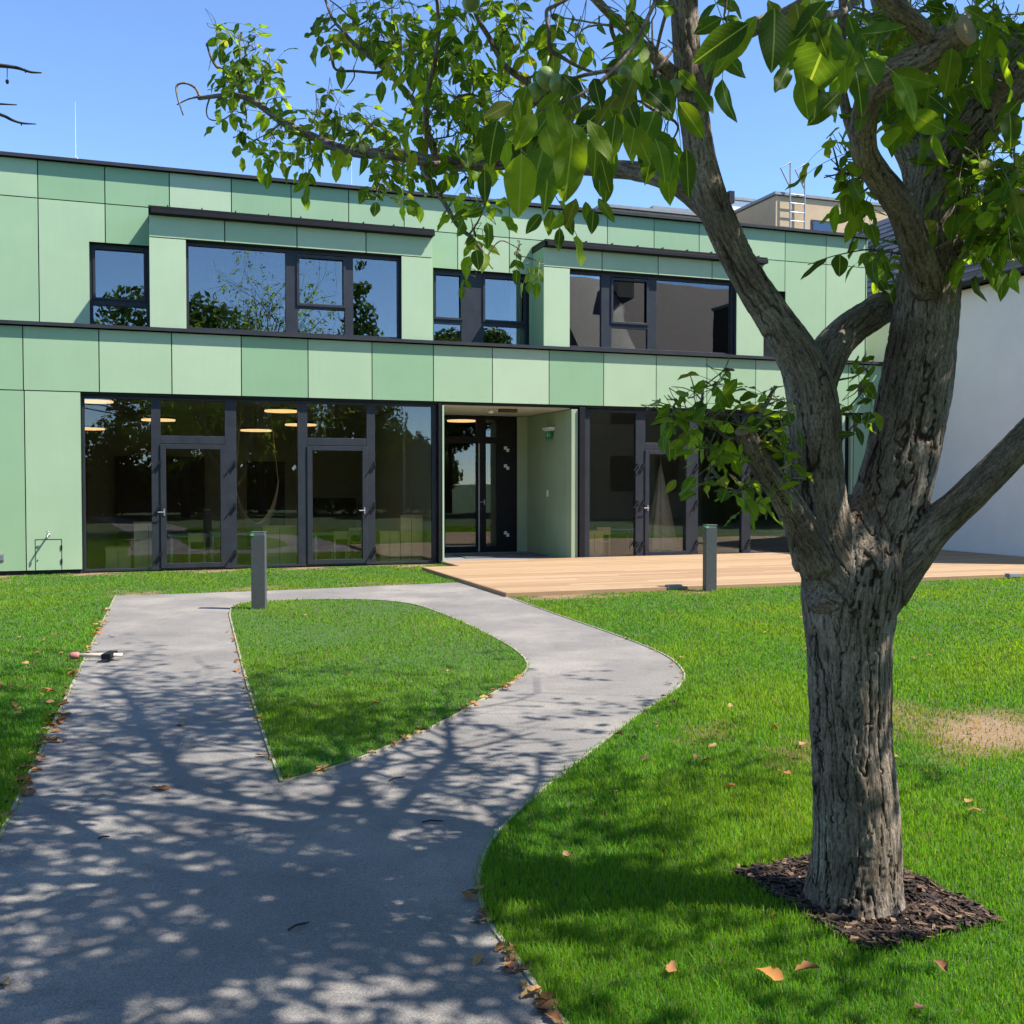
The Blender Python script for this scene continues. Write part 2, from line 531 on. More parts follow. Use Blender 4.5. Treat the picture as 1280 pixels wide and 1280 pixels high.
class MB:
    def __init__(self):
        self.v, self.f, self.t = [], [], []

    def add(self, verts, faces, tone=0.0):
        b = len(self.v)
        self.v += [tuple(map(float, p)) for p in verts]
        self.f += [tuple(b + i for i in f) for f in faces]
        self.t += [tone] * len(faces)
        return self

    def box(self, x0, x1, y0, y1, z0, z1, tone=0.0):
        v = [(x, y, z) for z in (z0, z1) for y in (y0, y1) for x in (x0, x1)]
        f = [(0, 2, 3, 1), (4, 5, 7, 6), (0, 1, 5, 4), (2, 6, 7, 3), (0, 4, 6, 2), (1, 3, 7, 5)]
        return self.add(v, f, tone)

    def tube(self, pts, radii, n=8, cap=True):
        pts = [np.asarray(p, float) for p in pts]
        if np.isscalar(radii):
            radii = [radii] * len(pts)
        prev = None
        rings = []
        for i, p in enumerate(pts):
            t = pts[min(i + 1, len(pts) - 1)] - pts[max(i - 1, 0)]
            t = t / (np.linalg.norm(t) + 1e-9)
            if prev is None:
                a = np.array([0, 0, 1.]) if abs(t[2]) < .9 else np.array([1., 0, 0])
                e = np.cross(t, a)
            else:
                e = prev - t * (prev @ t)
            e /= np.linalg.norm(e) + 1e-9
            prev = e
            g = np.cross(t, e)
            rings.append([p + radii[i] * (math.cos(2 * math.pi * k / n) * e + math.sin(2 * math.pi * k / n) * g) for k in range(n)])
        v = [q for r in rings for q in r]
        f = []
        for i in range(len(pts) - 1):
            for k in range(n):
                k2 = (k + 1) % n
                f.append((i * n + k, i * n + k2, (i + 1) * n + k2, (i + 1) * n + k))
        if cap:
            f.append(tuple(reversed(range(n))))
            f.append(tuple((len(pts) - 1) * n + k for k in range(n)))
        return self.add(v, f)

    def prism(self, outline, z0, z1, tone=0.0):
        n = len(outline)
        v = [(x, y, z0) for x, y in outline] + [(x, y, z1) for x, y in outline]
        f = [tuple(reversed(range(n))), tuple(range(n, 2 * n))] + [(i, (i + 1) % n, n + (i + 1) % n, n + i) for i in range(n)]
        return self.add(v, f, tone)

    def build(self, name, mat, parent=None, bevel=0.0, smooth=False, tone=False):
        me = bpy.data.meshes.new(name)
        me.from_pydata(self.v, [], self.f)
        me.materials.append(M[mat])
        if tone:
            a = me.attributes.new('tone', 'FLOAT', 'FACE')
            a.data.foreach_set('value', np.array(self.t, np.float32))
        if smooth:
            me.polygons.foreach_set('use_smooth', np.ones(len(self.f), bool))
        me.update()
        o = bpy.data.objects.new(name, me)
        col.objects.link(o)
        if parent:
            o.parent = parent
        if bevel:
            md = o.modifiers.new('bevel', 'BEVEL')
            md.width = bevel
            md.segments = 2
            md.limit_method = 'ANGLE'
        return o


def np_mesh(name, verts, faces_loops, loop_tot, mat, parent=None, smooth=True, colors=None, uv=None):
    me = bpy.data.meshes.new(name)
    nv = len(verts)
    me.vertices.add(nv)
    me.vertices.foreach_set('co', np.ascontiguousarray(verts, np.float32).ravel())
    me.loops.add(len(faces_loops))
    me.loops.foreach_set('vertex_index', np.ascontiguousarray(faces_loops, np.int32))
    nf = len(loop_tot)
    me.polygons.add(nf)
    st = np.concatenate([[0], np.cumsum(loop_tot)[:-1]]).astype(np.int32)
    me.polygons.foreach_set('loop_start', st)
    me.polygons.foreach_set('loop_total', np.ascontiguousarray(loop_tot, np.int32))
    if smooth:
        me.polygons.foreach_set('use_smooth', np.ones(nf, bool))
    if colors is not None:
        a = me.attributes.new('leafcol', 'FLOAT_COLOR', 'POINT')
        c4 = np.ones((nv, 4), np.float32)
        c4[:, :3] = colors
        a.data.foreach_set('color', c4.ravel())
    if uv is not None:
        a = me.attributes.new('leafuv', 'FLOAT_VECTOR', 'POINT')
        a.data.foreach_set('vector', np.ascontiguousarray(uv, np.float32).ravel())
    me.update(calc_edges=True)
    me.materials.append(M[mat])
    o = bpy.data.objects.new(name, me)
    col.objects.link(o)
    if parent:
        o.parent = parent
    return o


def catmull(pts, k=8, closed=False):
    pts = np.asarray(pts, float)
    n = len(pts)
    out = []
    rngi = range(n) if closed else range(n - 1)
    for i in rngi:
        if closed:
            a, b, c, d = pts[(i - 1) % n], pts[i], pts[(i + 1) % n], pts[(i + 2) % n]
        else:
            b, c = pts[i], pts[i + 1]
            a = pts[i - 1] if i else 2 * b - c
            d = pts[i + 2] if i + 2 < n else 2 * c - b
        for j in range(k):
            t = j / k
            out.append(.5 * ((2 * b) + (-a + c) * t + (2 * a - 5 * b + 4 * c - d) * t * t + (-a + 3 * b - 3 * c + d) * t ** 3))
    if not closed:
        out.append(pts[-1])
    return np.array(out)


def inside(poly, x, y):
    r = np.zeros(x.shape, bool)
    n = len(poly)
    for i in range(n):
        x0, y0 = poly[i]
        x1, y1 = poly[(i + 1) % n]
        if y0 == y1:
            continue
        c = ((y0 > y) != (y1 > y)) & (x < (x1 - x0) * (y - y0) / (y1 - y0) + x0)
        r ^= c
    return r


# ------------------------------------------------------------------ ground plan
def g2(x, y):
    return tuple(G(x, y)[:2])


def w2(u, v):
    return tuple(W(u, v)[:2])


right_edge = catmull([w2(7.0, -6.05), g2(700, 770), g2(780, 798), g2(832, 820), g2(855, 842), g2(845, 862), g2(800, 893), g2(740, 940),
                      g2(665, 1000), g2(618, 1048), g2(601, 1085), g2(599, 1115), g2(612, 1155), g2(645, 1200), g2(700, 1275),
                      (.42, 2.2), (.75, 1.2), (1.3, -1), (2.2, -6), (3.5, -20)], 5)
left_edge = [w2(1.93, -3.98), w2(1.85, -9), w2(1.78, -14.2), w2(1.5, -17), w2(1.2, -20), w2(.5, -26), w2(-1, -40)]
path_poly = [w2(1.93, -3.98), w2(4.0, -4.0), w2(5.6, -3.85), w2(7.0, -3.7)] + [tuple(p) for p in right_edge] + list(reversed([tuple(p) for p in left_edge]))[:-1]
island = catmull([g2(287, 770), g2(291, 759), g2(306, 754), g2(340, 752), g2(400, 750), g2(470, 751), g2(520, 757), g2(565, 773), g2(610, 794), g2(642, 812),
                  g2(659, 830), g2(652, 846), g2(620, 866), g2(550, 906), g2(455, 948), g2(400, 967)], 5)
island = [tuple(p) for p in island] + [g2(352, 979), g2(335, 935), g2(310, 860)]
mulch = [(1.17, 3.33), (1.74, 3.57), (1.46, 4.28), (.87, 4.02)]
TRUNK = np.array([1.262, 3.73, 0.])


def bare_at(x, y):
    """how bare the turf is (0..1): a dry patch right of the tree, thin turf by the wall and the deck"""
    w = .25 * np.sin(x * 3.1 + y * 1.7) + .2 * np.sin(x * 7.3 - y * 5.1) + .12 * np.sin(x * 17 + y * 13)
    a = (1.6 - np.hypot((x - 3.0) / .95, (y - 6.25) / .55)) * .55 + w * 1.0
    rel_x, rel_y = x - P0[0], y - P0[1]
    u = rel_x * U[0] + rel_y * U[1]
    v = rel_x * N[0] + rel_y * N[1]
    b = np.where((v > -.55) & (u < 7.6), .25 + w * 2.2, 0)
    c = np.where((u > 6.9) & (v < -5.85) & (v > -6.45) & (u < 10), .75 + w * 1.5 - (u - 7) * .25, 0)
    d = np.where((v < -3.25) & (v > -4.1) & (u > 1.8) & (u < 7), .1 + w * 1.6, 0)
    e = np.where((v > -1.6) & (u < .9), -.1 + w * 2.0, 0)
    return np.clip(np.maximum.reduce([a * 1.1, b, c, d, e]), 0, 1)


def sheet(name, poly, z, mat, kind='structure', grid=None):
    me = bpy.data.meshes.new(name)
    bm = bmesh.new()
    f = bm.faces.new([bm.verts.new((x, y, z)) for x, y in poly])
    bmesh.ops.triangulate(bm, faces=[f], ngon_method='EAR_CLIP')
    bmesh.ops.recalc_face_normals(bm, faces=bm.faces)
    if bm.faces[0].normal.z < 0 if len(bm.faces) and (bm.faces.ensure_lookup_table() or True) else False:
        bmesh.ops.reverse_faces(bm, faces=bm.faces)
    bm.to_mesh(me)
    bm.free()
    me.materials.append(M[mat])
    o = bpy.data.objects.new(name, me)
    col.objects.link(o)
    o['kind'] = kind
    return o


# one big lawn sheet: fine squares near the camera, huge ones out to the horizon
xs = np.concatenate([[-600, -120, -40], np.arange(-14, 16.01, .14), [40, 120, 600]])
ys = np.concatenate([[-600, -120, -30], np.arange(-4, 25.01, .14), [60, 160, 900]])
gx, gy = np.meshgrid(xs, ys)
gv = np.stack([gx.ravel(), gy.ravel(), np.zeros(gx.size)], 1)
nx, ny = len(xs), len(ys)
ii = (np.arange(ny - 1)[:, None] * nx + np.arange(nx - 1)[None]).ravel()
gf = np.stack([ii, ii + 1, ii + nx + 1, ii + nx], 1)
ground = np_mesh('lawn_ground', gv, gf.ravel(), np.full(len(gf), 4), 'lawn_base', smooth=False)
ground['kind'] = 'structure'
at = ground.data.attributes.new('bare', 'FLOAT', 'POINT')
at.data.foreach_set('value', bare_at(gv[:, 0], gv[:, 1]).astype(np.float32))

sheet('path', path_poly, .004, 'path_asphalt')
isl = sheet('island_lawn', island, .008, 'lawn_base')


def strip(name, pts, half, z0, z1, mat):
    pts = np.asarray(pts, float)
    t = np.gradient(pts, axis=0)
    t /= np.linalg.norm(t, axis=1)[:, None] + 1e-9
    n = np.stack([-t[:, 1], t[:, 0]], 1)
    mb = MB()
    a, b = pts + n * half, pts - n * half
    for i in range(len(pts) - 1):
        v = [(*a[i], z0), (*b[i], z0), (*b[i + 1], z0), (*a[i + 1], z0), (*a[i], z1), (*b[i], z1), (*b[i + 1], z1), (*a[i + 1], z1)]
        mb.add(v, [(4, 5, 6, 7), (1, 2, 6, 5), (0, 4, 7, 3), (0, 1, 5, 4), (2, 3, 7, 6)])
    o = mb.build(name, mat)
    o['kind'] = 'structure'
    return o


isl_c = np.array(island + [island[0]])
strip('path_edging', isl_c, .008, -.01, .016, 'edging')
strip('path_edging', right_edge, .008, -.01, .012, 'edging')
strip('path_edging', np.array(left_edge), .008, -.01, .012, 'edging')
sheet('mulch_bed', mulch, .012, 'soil')

# ------------------------------------------------------------------ the green building
bld = empty('green_building', P0, ANG)
tag(bld, 'two storey building clad in pale green panels with dark framed windows', 'building')
GAP = .009


def subtract(rect, holes):
    """pieces of a rectangle left around the openings"""
    out = [rect]
    for h in holes:
        nxt = []
        for (a, b, c, d) in out:
            p, q, r, s = max(a, h[0]), min(b, h[1]), max(c, h[2]), min(d, h[3])
            if p >= q or r >= s:
                nxt.append((a, b, c, d))
                continue
            if s < d:
                nxt.append((a, b, s, d))
            if r > c:
                nxt.append((a, b, c, r))
            if p > a:
                nxt.append((a, p, r, s))
            if q < b:
                nxt.append((q, b, r, s))
        out = nxt
    return [o for o in out if o[1] - o[0] > .02 and o[3] - o[2] > .02]


def panels(name, rects, y, th=.02):
    """rects: (u0, u1, z0, z1, tone); gap all round except where flagged"""
    mb = MB()
    for (a, b, c, d, t, *fl) in rects:
        g = fl[0] if fl else (1, 1, 1, 1)
        mb.box(a + GAP * g[0], b - GAP * g[1], y, y + th, c + GAP * g[2], d - GAP * g[3], t)
    return mb.build(name, 'green_panel', bld, tone=True)


UP, BACK = .65, 9.0
winA = (1.40, 2.40, 4.30, 5.86)
winB = (7.71, 9.75, 4.30, 5.84)
winC = (15.0, 15.88, 4.30, 5.87)
bayL = (2.41, 7.52, 4.30, 6.40)
bayR = (9.81, 14.89, 4.30, 6.40)
UR = 18.04          # right end of the upper storey
LR = 19.30          # right end of the ground storey, against the neighbour

e1 = [.58 + 1.0915 * k for k in range(-5, 17)]
e1 = [x for x in e1 if x < UR - .2] + [UR]
tones1 = {4: .7, 5: .1, 6: .15, 7: .95, 8: .15, 9: .35, 10: .5, 11: .65, 12: .4, 13: .9, 14: .7, 15: .45, 16: .2, 17: .5, 18: .6, 19: .3, 20: .55}
rc = []
for i in range(len(e1) - 1):
    rc.append((e1[i], e1[i + 1], 6.55, 7.215, tones1.get(i, .5)))
    tt_ = {4: .55, 5: .75, 6: .2, 11: .35, 12: .8, 13: .5, 19: .6, 20: .75}.get(i, .5)
    for (a, b, c, d) in subtract((e1[i], e1[i + 1], 4.30, 6.55), [bayL, bayR, winA, winB, winC]):
        t = tt_
        rc.append((a, b, c, d, t, (a == e1[i], b == e1[i + 1], c == 4.30, d == 6.55)))
panels('upper_cladding', rc, UP)
e2 = [.38 + 1.1935 * k for k in range(-4, 16)] + [LR]
tones2 = [.5, .3, .6, .35, .55, .75, .95, .1, .7, .12, .6, .95, .1, .8, .7, .55, .8, .5, .4, .6, .5]
rc = [(e2[i], e2[i + 1], 3.135, 4.225, tones2[i % 21]) for i in range(len(e2) - 1)]
panels('band_cladding', rc, 0.0)
rc = [(-4.4, -3.2, .07, 3.135, .6), (-3.2, -2.0, .07, 3.135, .4), (-2.0, -.81, .07, 3.135, .7), (-.81, .39, .07, 3.135, .35), (.39, 1.275, .07, 3.135, .75),
      (17.25, 18.3, .07, 3.10, .4), (18.3, LR, .07, 3.10, .3)]
panels('ground_cladding', rc[:5], 0.0)
panels('ground_cladding', rc[5:], 0.0)
# dark carcass behind the cladding (walls, slabs, roof)
mb = MB()
for (a, b, c, d) in subtract((-4.4, UR, 4.3, 7.21), [bayL, bayR, winA, winB, winC]):
    mb.box(a, b, UP + .03, UP + .25, c, d)
mb.box(-4.4, LR, .03, .09, 3.10, 4.22)
mb.box(-4.4, 1.275, .03, .25, .0, 3.09)
mb.box(17.25, LR, .03, .25, .0, 3.09)
mb.box(-4.4, UR, UP + .25, BACK, 7.0, 7.15)          # roof slab
mb.box(-4.4, LR, .10, BACK, 3.45, 4.2)               # floor slab
mb.box(-4.4, LR, BACK, BACK + .2, 0, 7.2)            # back wall
mb.box(-4.6, -4.4, 0, BACK, 0, 7.2)
mb.box(UR, UR + .03, UP + .03, BACK, 4.3, 7.2)
mb.box(UR + .05, LR, 0.7, BACK, 4.21, 4.26)
mb.build('carcass', 'backing', bld)
mb = MB()
for k in range(8):
    mb.box(UR + .03, UR + .05, UP + .01 + k * 1.04, UP + .01 + k * 1.04 + 1.02, 4.3, 7.21, .4)
mb.build('end_cladding', 'green_panel', bld, tone=True)
mb = MB()
mb.box(-4.7, UR + .08, UP - .10, UP + .45, 7.235, 7.275)
mb.box(-4.7, UR + .08, UP - .10, UP - .085, 7.215, 7.235)
mb.build('parapet_coping', 'coping_metal', bld)
mb = MB()
mb.box(-4.7, LR, -.085, UP + .01, 4.265, 4.295)
mb.box(-4.7, LR, -.085, -.07, 4.235, 4.265)
mb.build('ledge_coping', 'coping_metal', bld)

# projecting bays
for (a, b, c, d), (w0, w1) in ((bayL, (3.02, 6.92)), (bayR, (10.37, 14.22))):
    mb = MB()
    n = 4
    st = (b - a) / 4.0
    for i in range(4):
        mb.box(a + st * i + (GAP if i else 0), a + st * (i + 1) - (GAP if i < 3 else 0), 0, .02, 5.885, 6.26, (.75, .6, .8, .65)[i])
    mb.box(a, w0, 0, .02, 4.30, 5.868, .95)
    mb.box(w1, b, 0, .02, 4.30, 5.868, .8)
    mb.box(a, a + .02, .022, UP - .002, 4.30, 6.26, .35)
    mb.box(b - .02, b, .022, UP - .002, 4.30, 6.26, .35)
    mb.build('bay_cladding', 'green_panel', bld, .003, tone=True)
    mb = MB()
    mb.box(a + .025, w0 - .01, .03, .2, 4.3, 6.2)
    mb.box(w1 + .01, b - .025, .03, .2, 4.3, 6.2)
    mb.box(w0 - .01, w1 + .01, .03, .2, 5.90, 6.2)
    mb.box(a + .025, b - .025, .2, UP + 1, 6.2, 6.25)
    mb.build('bay_carcass', 'backing', bld)
    mb = MB()
    mb.box(a - .01, b + .02, -.11, UP + .25, 6.355, 6.40)
    mb.box(a + .03, b + .02, -.14, -.10, 6.27, 6.345)      # gutter
    mb.box(a - .01, b + .01, -.085, UP + .25, 6.265, 6.35)
    for k in range(9):
        u = a + .3 + k * (b - a - .5) / 8
        mb.box(u, u + .02, -.11, UP + .2, 6.40, 6.43)      # standing seams
    mb.build('bay_roof', 'black_metal', bld, .004)


def window(name, u0, u1, z0, z1, y, posts=(), rails=(), glass='window_glass', fr=.05, dep=.09, mat='dark_metal', label=None, reveal=.1):
    """frame with posts [(a,b)] and rails [(a,b,c,d)], one pane sheet set in the middle"""
    mb = MB()
    mb.box(u0, u0 + fr, y, y + dep, z0, z1)
    mb.box(u1 - fr, u1, y, y + dep, z0, z1)
    mb.box(u0 + fr, u1 - fr, y, y + dep, z1 - fr * 1.3, z1)
    mb.box(u0 + fr, u1 - fr, y, y + dep, z0, z0 + fr)
    for a, b in posts:
        mb.box(a, b, y + .003, y + dep - .003, z0 + fr, z1 - fr * 1.3)
    for a, b, c, d in rails:
        mb.box(a, b, y + .006, y + dep - .006, c, d)
    if reveal:
        mb.box(u0 - .006, u0 - .001, y - reveal, y + .02, z0, z1)
        mb.box(u1 + .001, u1 + .006, y - reveal, y + .02, z0, z1)
        mb.box(u0 - .006, u1 + .006, y - reveal, y + .02, z1 + .001, z1 + .008)
    o = mb.build(name, mat, bld, .004)
    MB().box(u0 + fr * .5, u1 - fr * .5, y + dep * .5, y + dep * .5 + .008, z0 + fr * .5, z1 - fr * .5).build('glass', glass, o)
    return o


def sash(o, a, b, c, d, y, w=.05):
    """an opening light in front of its frame"""
    mb = MB()
    mb.box(a, a + w, y, y + .03, c, d)
    mb.box(b - w, b, y, y + .03, c, d)
    mb.box(a + w, b - w, y, y + .03, d - w, d)
    mb.box(a + w, b - w, y, y + .03, c, c + w)
    return mb.build('sash', 'dark_metal', o, .004)


def handle(o, u, z, y):
    mb = MB()
    mb.box(u - .012, u + .012, y - .012, y, z - .06, z + .06)
    mb.tube([(u, y - .012, z), (u, y - .05, z)], .008, 8)
    mb.tube([(u, y - .05, z), (u - .11, y - .05, z)], .009, 8)
    return mb.build('handle', 'steel', o)


w = window('window', *winA, UP + .12, rails=[(1.45, 2.35, 4.76, 4.87)])
sash(w, 1.45, 2.35, 4.86, 5.80, UP + .105, .04)
w = window('window', 3.02, 6.92, 4.30, 5.87, .12, posts=[(4.77, 4.99), (5.86, 6.02)], rails=[(4.99, 5.86, 4.80, 4.90)])
sash(w, 4.97, 5.88, 4.84, 5.78, .10)
w = window('window', *winB, UP + .12, posts=[(8.33, 8.80)], rails=[(7.76, 8.33, 4.76, 4.86), (8.80, 9.70, 4.76, 4.86)])
sash(w, 7.75, 8.36, 4.84, 5.78, UP + .10)
sash(w, 8.78, 9.71, 4.84, 5.78, UP + .10)
w = window('window', 10.37, 14.22, 4.30, 5.87, .12, posts=[(11.12, 11.35), (12.17, 12.38)], rails=[(11.35, 12.17, 4.76, 4.86)])
sash(w, 11.33, 12.19, 4.84, 5.78, .10)
window('window', *winC, UP + .12)

# ground floor glazing, left room and right room
YG = .10


def glazing(u0, u1, posts, doors, z1=3.10):
    fixed = [u0] + [x for p in posts for x in p] + [u1]
    o = window('window', u0, u1, .02, z1, YG, posts=posts, rails=[(a + .002, b - .002, 2.27, 2.41) for a, b, _ in doors], glass='terrace_glass', fr=.045, dep=.10, reveal=0)
    for a, b, hs in doors:
        d = MB()
        fw = .085
        d.box(a - .01, a + fw, YG - .02, YG + .06, .05, 2.26)
        d.box(b - fw, b + .01, YG - .02, YG + .06, .05, 2.26)
        d.box(a + fw, b - fw, YG - .02, YG + .06, 2.26 - fw, 2.26)
        d.box(a + fw, b - fw, YG - .02, YG + .06, .05, .05 + fw)
        dd = d.build('terrace_door', 'dark_metal', bld, .004)
        handle(dd, a + .05 if hs < 0 else b - .05, 1.05, YG - .02)
    return o


glazing(1.28, 7.70, [(2.41, 2.57), (3.67, 3.87), (4.97, 5.15), (6.26, 6.42), (7.54, 7.62)], [(2.57, 3.67, -1), (5.15, 6.26, 1)])
glazing(10.60, 16.95, [(10.645, 10.86), (11.90, 12.12), (13.16, 13.37), (14.44, 14.66), (15.75, 15.9)], [(12.12, 13.16, -1)], 3.08)
for u in (2.49, 3.77, 6.34, 12.0, 13.27, 14.55, 11.86):
    for z in (.30, 1.15, 1.92):
        mb = MB()
        mb.box(u + .055, u + .085, YG - .05, YG + .0, z - .05, z + .05)
        mb.tube([(u + .07, YG - .045, z + .04), (u - .03, YG - .07, z - .10)], .013, 6)
        mb.build('hinge', 'black_metal', bld)
MB().box(7.64, 7.70, -.0, .10, .0, 3.10).build('corner_post', 'black_metal', bld, .004)
MB().box(10.58, 10.70, -.03, .10, .0, 3.10).build('corner_post', 'black_metal', bld, .004)
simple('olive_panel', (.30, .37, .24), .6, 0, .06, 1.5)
for bx_, tn in (((16.955, 17.03, .02, .3, .02, 3.09), .9), ((17.20, 17.245, .02, .3, .02, 3.09), .9), ((7.715, 7.75, .0, 2.6, .0, 3.07), .8)):
    MB().box(*bx_, tn).build('window_jamb', 'green_panel', bld, .003, tone=True)
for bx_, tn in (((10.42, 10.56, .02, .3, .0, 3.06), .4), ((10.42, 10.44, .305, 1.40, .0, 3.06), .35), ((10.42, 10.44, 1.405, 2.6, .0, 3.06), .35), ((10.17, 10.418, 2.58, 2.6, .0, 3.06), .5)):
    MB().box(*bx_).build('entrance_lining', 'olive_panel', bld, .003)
for bx_ in ((17.03, 17.20, .12, .3, .02, 3.09), (10.45, 10.56, .31, .5, .0, 3.1)):
    MB().box(*bx_).build('shadow_gap', 'black_metal', bld)
simple('soffit', (.50, .49, .40), .8, 0, .05)
MB().box(7.75, 10.42, .10, 2.62, 3.07, 3.09).build('soffit', 'soffit', bld)
# the glazed entrance
ent = window('entrance_door', 8.30, 10.17, .0, 3.05, 2.60, posts=[(8.35, 8.50), (9.22, 9.44), (9.70, 10.12)], rails=[(8.35, 10.12, 2.45, 2.60), (8.50, 9.22, .045, .16), (9.44, 9.70, .045, .16)],
             glass='terrace_glass', mat='black_metal', reveal=0)
mb = MB()
mb.box(9.255, 9.285, 2.575, 2.598, .05, 2.45)
mb.build('edge_strip', 'steel', ent)
handle(ent, 9.40, 1.15, 2.598)
mb = MB()
for z in (.42, 1.92, 2.32):
    mb = MB()
    mb.box(9.86, 9.92, 2.56, 2.598, z, z + .07)
    mb.box(9.915, 9.97, 2.555, 2.598, z - .05, z + .02)
    mb.build('door_hinge', 'white_paint', ent)
MB().box(7.75, 8.30, 2.60, 2.75, 0, 3.07).build('entrance_wall', 'backing', bld)

# wall tap, hatch, vent, soffit fittings
fr = MB()
for a, b, c, d in ((.53, .95, .60, .608), (.53, .538, .075, .60), (.942, .95, .075, .60)):
    fr.box(a, b, -.004, 0.004, c, d)
fr.box(.93, .955, -.012, 0, .42, .50)
fr.box(.93, .955, -.012, 0, .18, .26)
fr.box(.56, .575, -.01, 0, .24, .26)
fr.build('service_hatch', 'black_metal', bld)
mb = MB()
mb.tube([(.74, 0, .68), (.74, -.12, .68), (.735, -.17, .66), (.735, -.17, .60)], [.016, .016, .014, .012], 8)
mb.tube([(.74, -.10, .69), (.74, -.10, .735)], .008, 6)
mb.tube([(.71, -.10, .735), (.77, -.10, .735)], .01, 6)
mb.tube([(.74, -.006, .68), (.74, 0, .68)], .03, 10)
mb.build('water_tap', 'steel', bld, smooth=True)
mb = MB()
mb.box(-.06, .05, -.015, 0, .25, .37)
for k in range(4):
    mb.box(-.05, .04, -.022, -.015, .265 + k * .025, .28 + k * .025)
mb.build('wall_vent', 'grey_flashing', bld)
mb = MB()
mb.tube([(8.95, .75, 3.07), (8.95, .75, 3.01), (8.95, .75, 2.99)], [.05, .06, .03], 12)
mb.build('soffit_sensor', 'white_paint', bld, smooth=True)
mb = MB()
mb.box(9.05, 9.42, .45, .60, 3.0, 3.069)
mb.build('soffit_lamp', 'interior_dark', bld, .01)
mb = MB()
mb.box(10.395, 10.419, 1.28, 1.36, 1.28, 1.42)
mb.build('switch_plate', 'white_paint', bld, .004)

# rooms behind the glass
mb = MB()
for (a, b) in ((1.0, 7.6), (10.75, 17.2)):
    MB().box(a, b, .32, 6.6, -.06, .01).build('room_floor', 'interior_floor', bld)
mb = MB()
for (a, b) in ((1.0, 7.6), (10.75, 17.2)):
    mb.box(a - .1, b + .1, 6.6, 6.7, 0, 3.2)
    mb.box(a - .1, a, .28, 6.6, 0, 3.2)
mb.box(17.2, 17.24, .32, 6.6, 0, 3.2)
mb.build('room_wall', 'interior_wall', bld)
mb = MB()
mb.box(7.60, 7.70, .22, 6.6, 0, 3.2)
mb.box(7.55, 7.60, 2.6, 2.7, 0, 3.2)
mb.build('room_side_wall', 'pale_wall', bld)
mb = MB()
for (a, b) in ((1.0, 7.6), (10.75, 17.2), (8.3, 10.2)):
    mb.box(a, b, .25 if a != 8.3 else 2.75, 6.6, 3.2, 3.26)
mb.build('room_ceiling', 'interior_ceiling', bld)
mb = MB()
mb.box(1.6, 3.6, 6.3, 6.59, 0, 2.2)
mb.box(4.6, 5.5, 6.55, 6.59, 0, 2.1)
mb.box(6.2, 7.2, 6.2, 6.59, 0, 1.2)
mb.box(12, 13.6, 6.4, 6.59, 0, 2.3)
mb.box(8.3, 10.3, 6.5, 6.6, 0, 3.2)
mb.box(8.2, 8.3, 2.8, 6.5, 0, 3.2)
mb.box(10.3, 10.4, 2.8, 6.5, 0, 3.2)
mb.box(8.3, 10.3, 2.76, 6.5, -.05, .0)
mb.build('room_fittings', 'interior_dark', bld)
mb = MB()
mb.box(-4.3, UR - .02, UP + 3.2, UP + 3.3, 4.3, 7.0)
for u in (2.45, 7.6, 9.78, 14.95):
    mb.box(u - .05, u + .05, UP + .3, UP + 3.2, 4.3, 6.2)
mb.build('upper_room_wall', 'interior_dark', bld)
MB().box(13.2, 13.45, 1.2, 1.3, 4.3, 5.9).build('curtain', 'cloth', bld)
MB().box(9.5, 9.72, UP + .5, UP + .6, 4.3, 5.8).build('curtain', 'cloth', bld)

# entrance floor
o = MB().box(7.76, 10.41, .02, 2.59, -.05, .03).build('entrance_floor', 'grey_flashing', bld)

# ------------------------------------------------------------------ things on and around the building
ex = empty('exit_sign', W(10.418, 1.10, 2.55), ANG)
tag(ex, 'green emergency exit sign with white running figure under a lamp on entrance side wall', 'exit sign')
mb = MB()
mb.box(-.14, 0, -.20, .20, .15, .20)
mb.box(-.11, 0, -.15, .15, .12, .15)
mb.build('lamp_housing', 'white_paint', ex, .01)
MB().box(-.085, -.065, -.15, .15, -.05, .12).build('sign_plate', 'sign_green', ex)
mb = MB()
q = [(.02, .085, .016)]
X0 = -.0855
def flat(p, wd=.012):
    for (a, b) in zip(p[:-1], p[1:]):
        a, b = np.array(a), np.array(b)
        t = (b - a) / (np.linalg.norm(b - a) + 1e-9)
        n = np.array([-t[1], t[0]]) * wd / 2
        c = [a + n, a - n, b - n, b + n]
        mb.add([(X0 - .002, y, z) for y, z in c] + [(X0, y, z) for y, z in c], [(0, 1, 2, 3), (0, 4, 5, 1), (1, 5, 6, 2), (2, 6, 7, 3), (3, 7, 4, 0)])
flat([(.03, .095), (.03, .08)], .018)
flat([(.03, .078), (.045, .035)], .018)
flat([(.045, .035), (.02, .01), (.03, -.03)])
flat([(.045, .035), (.07, .01), (.10, .015)])
flat([(.032, .072), (.0, .055), (-.015, .07)])
flat([(.032, .07), (.065, .055), (.07, .03)])
flat([(-.03, .03), (-.10, .03)], .014)
flat([(-.075, .06), (-.105, .03), (-.075, .0)], .014)
mb.build('running_figure', 'white_paint', ex)
o = MB().box(-.9, .9, -.5, .5, 0, .018).build('doormat', 'doormat', None, .004)
o.location = tuple(W(9.35, 1.35, .032))
o.rotation_euler = (0, 0, ANG)
tag(o, 'flat grey doormat on the floor of the recessed entrance', 'doormat')

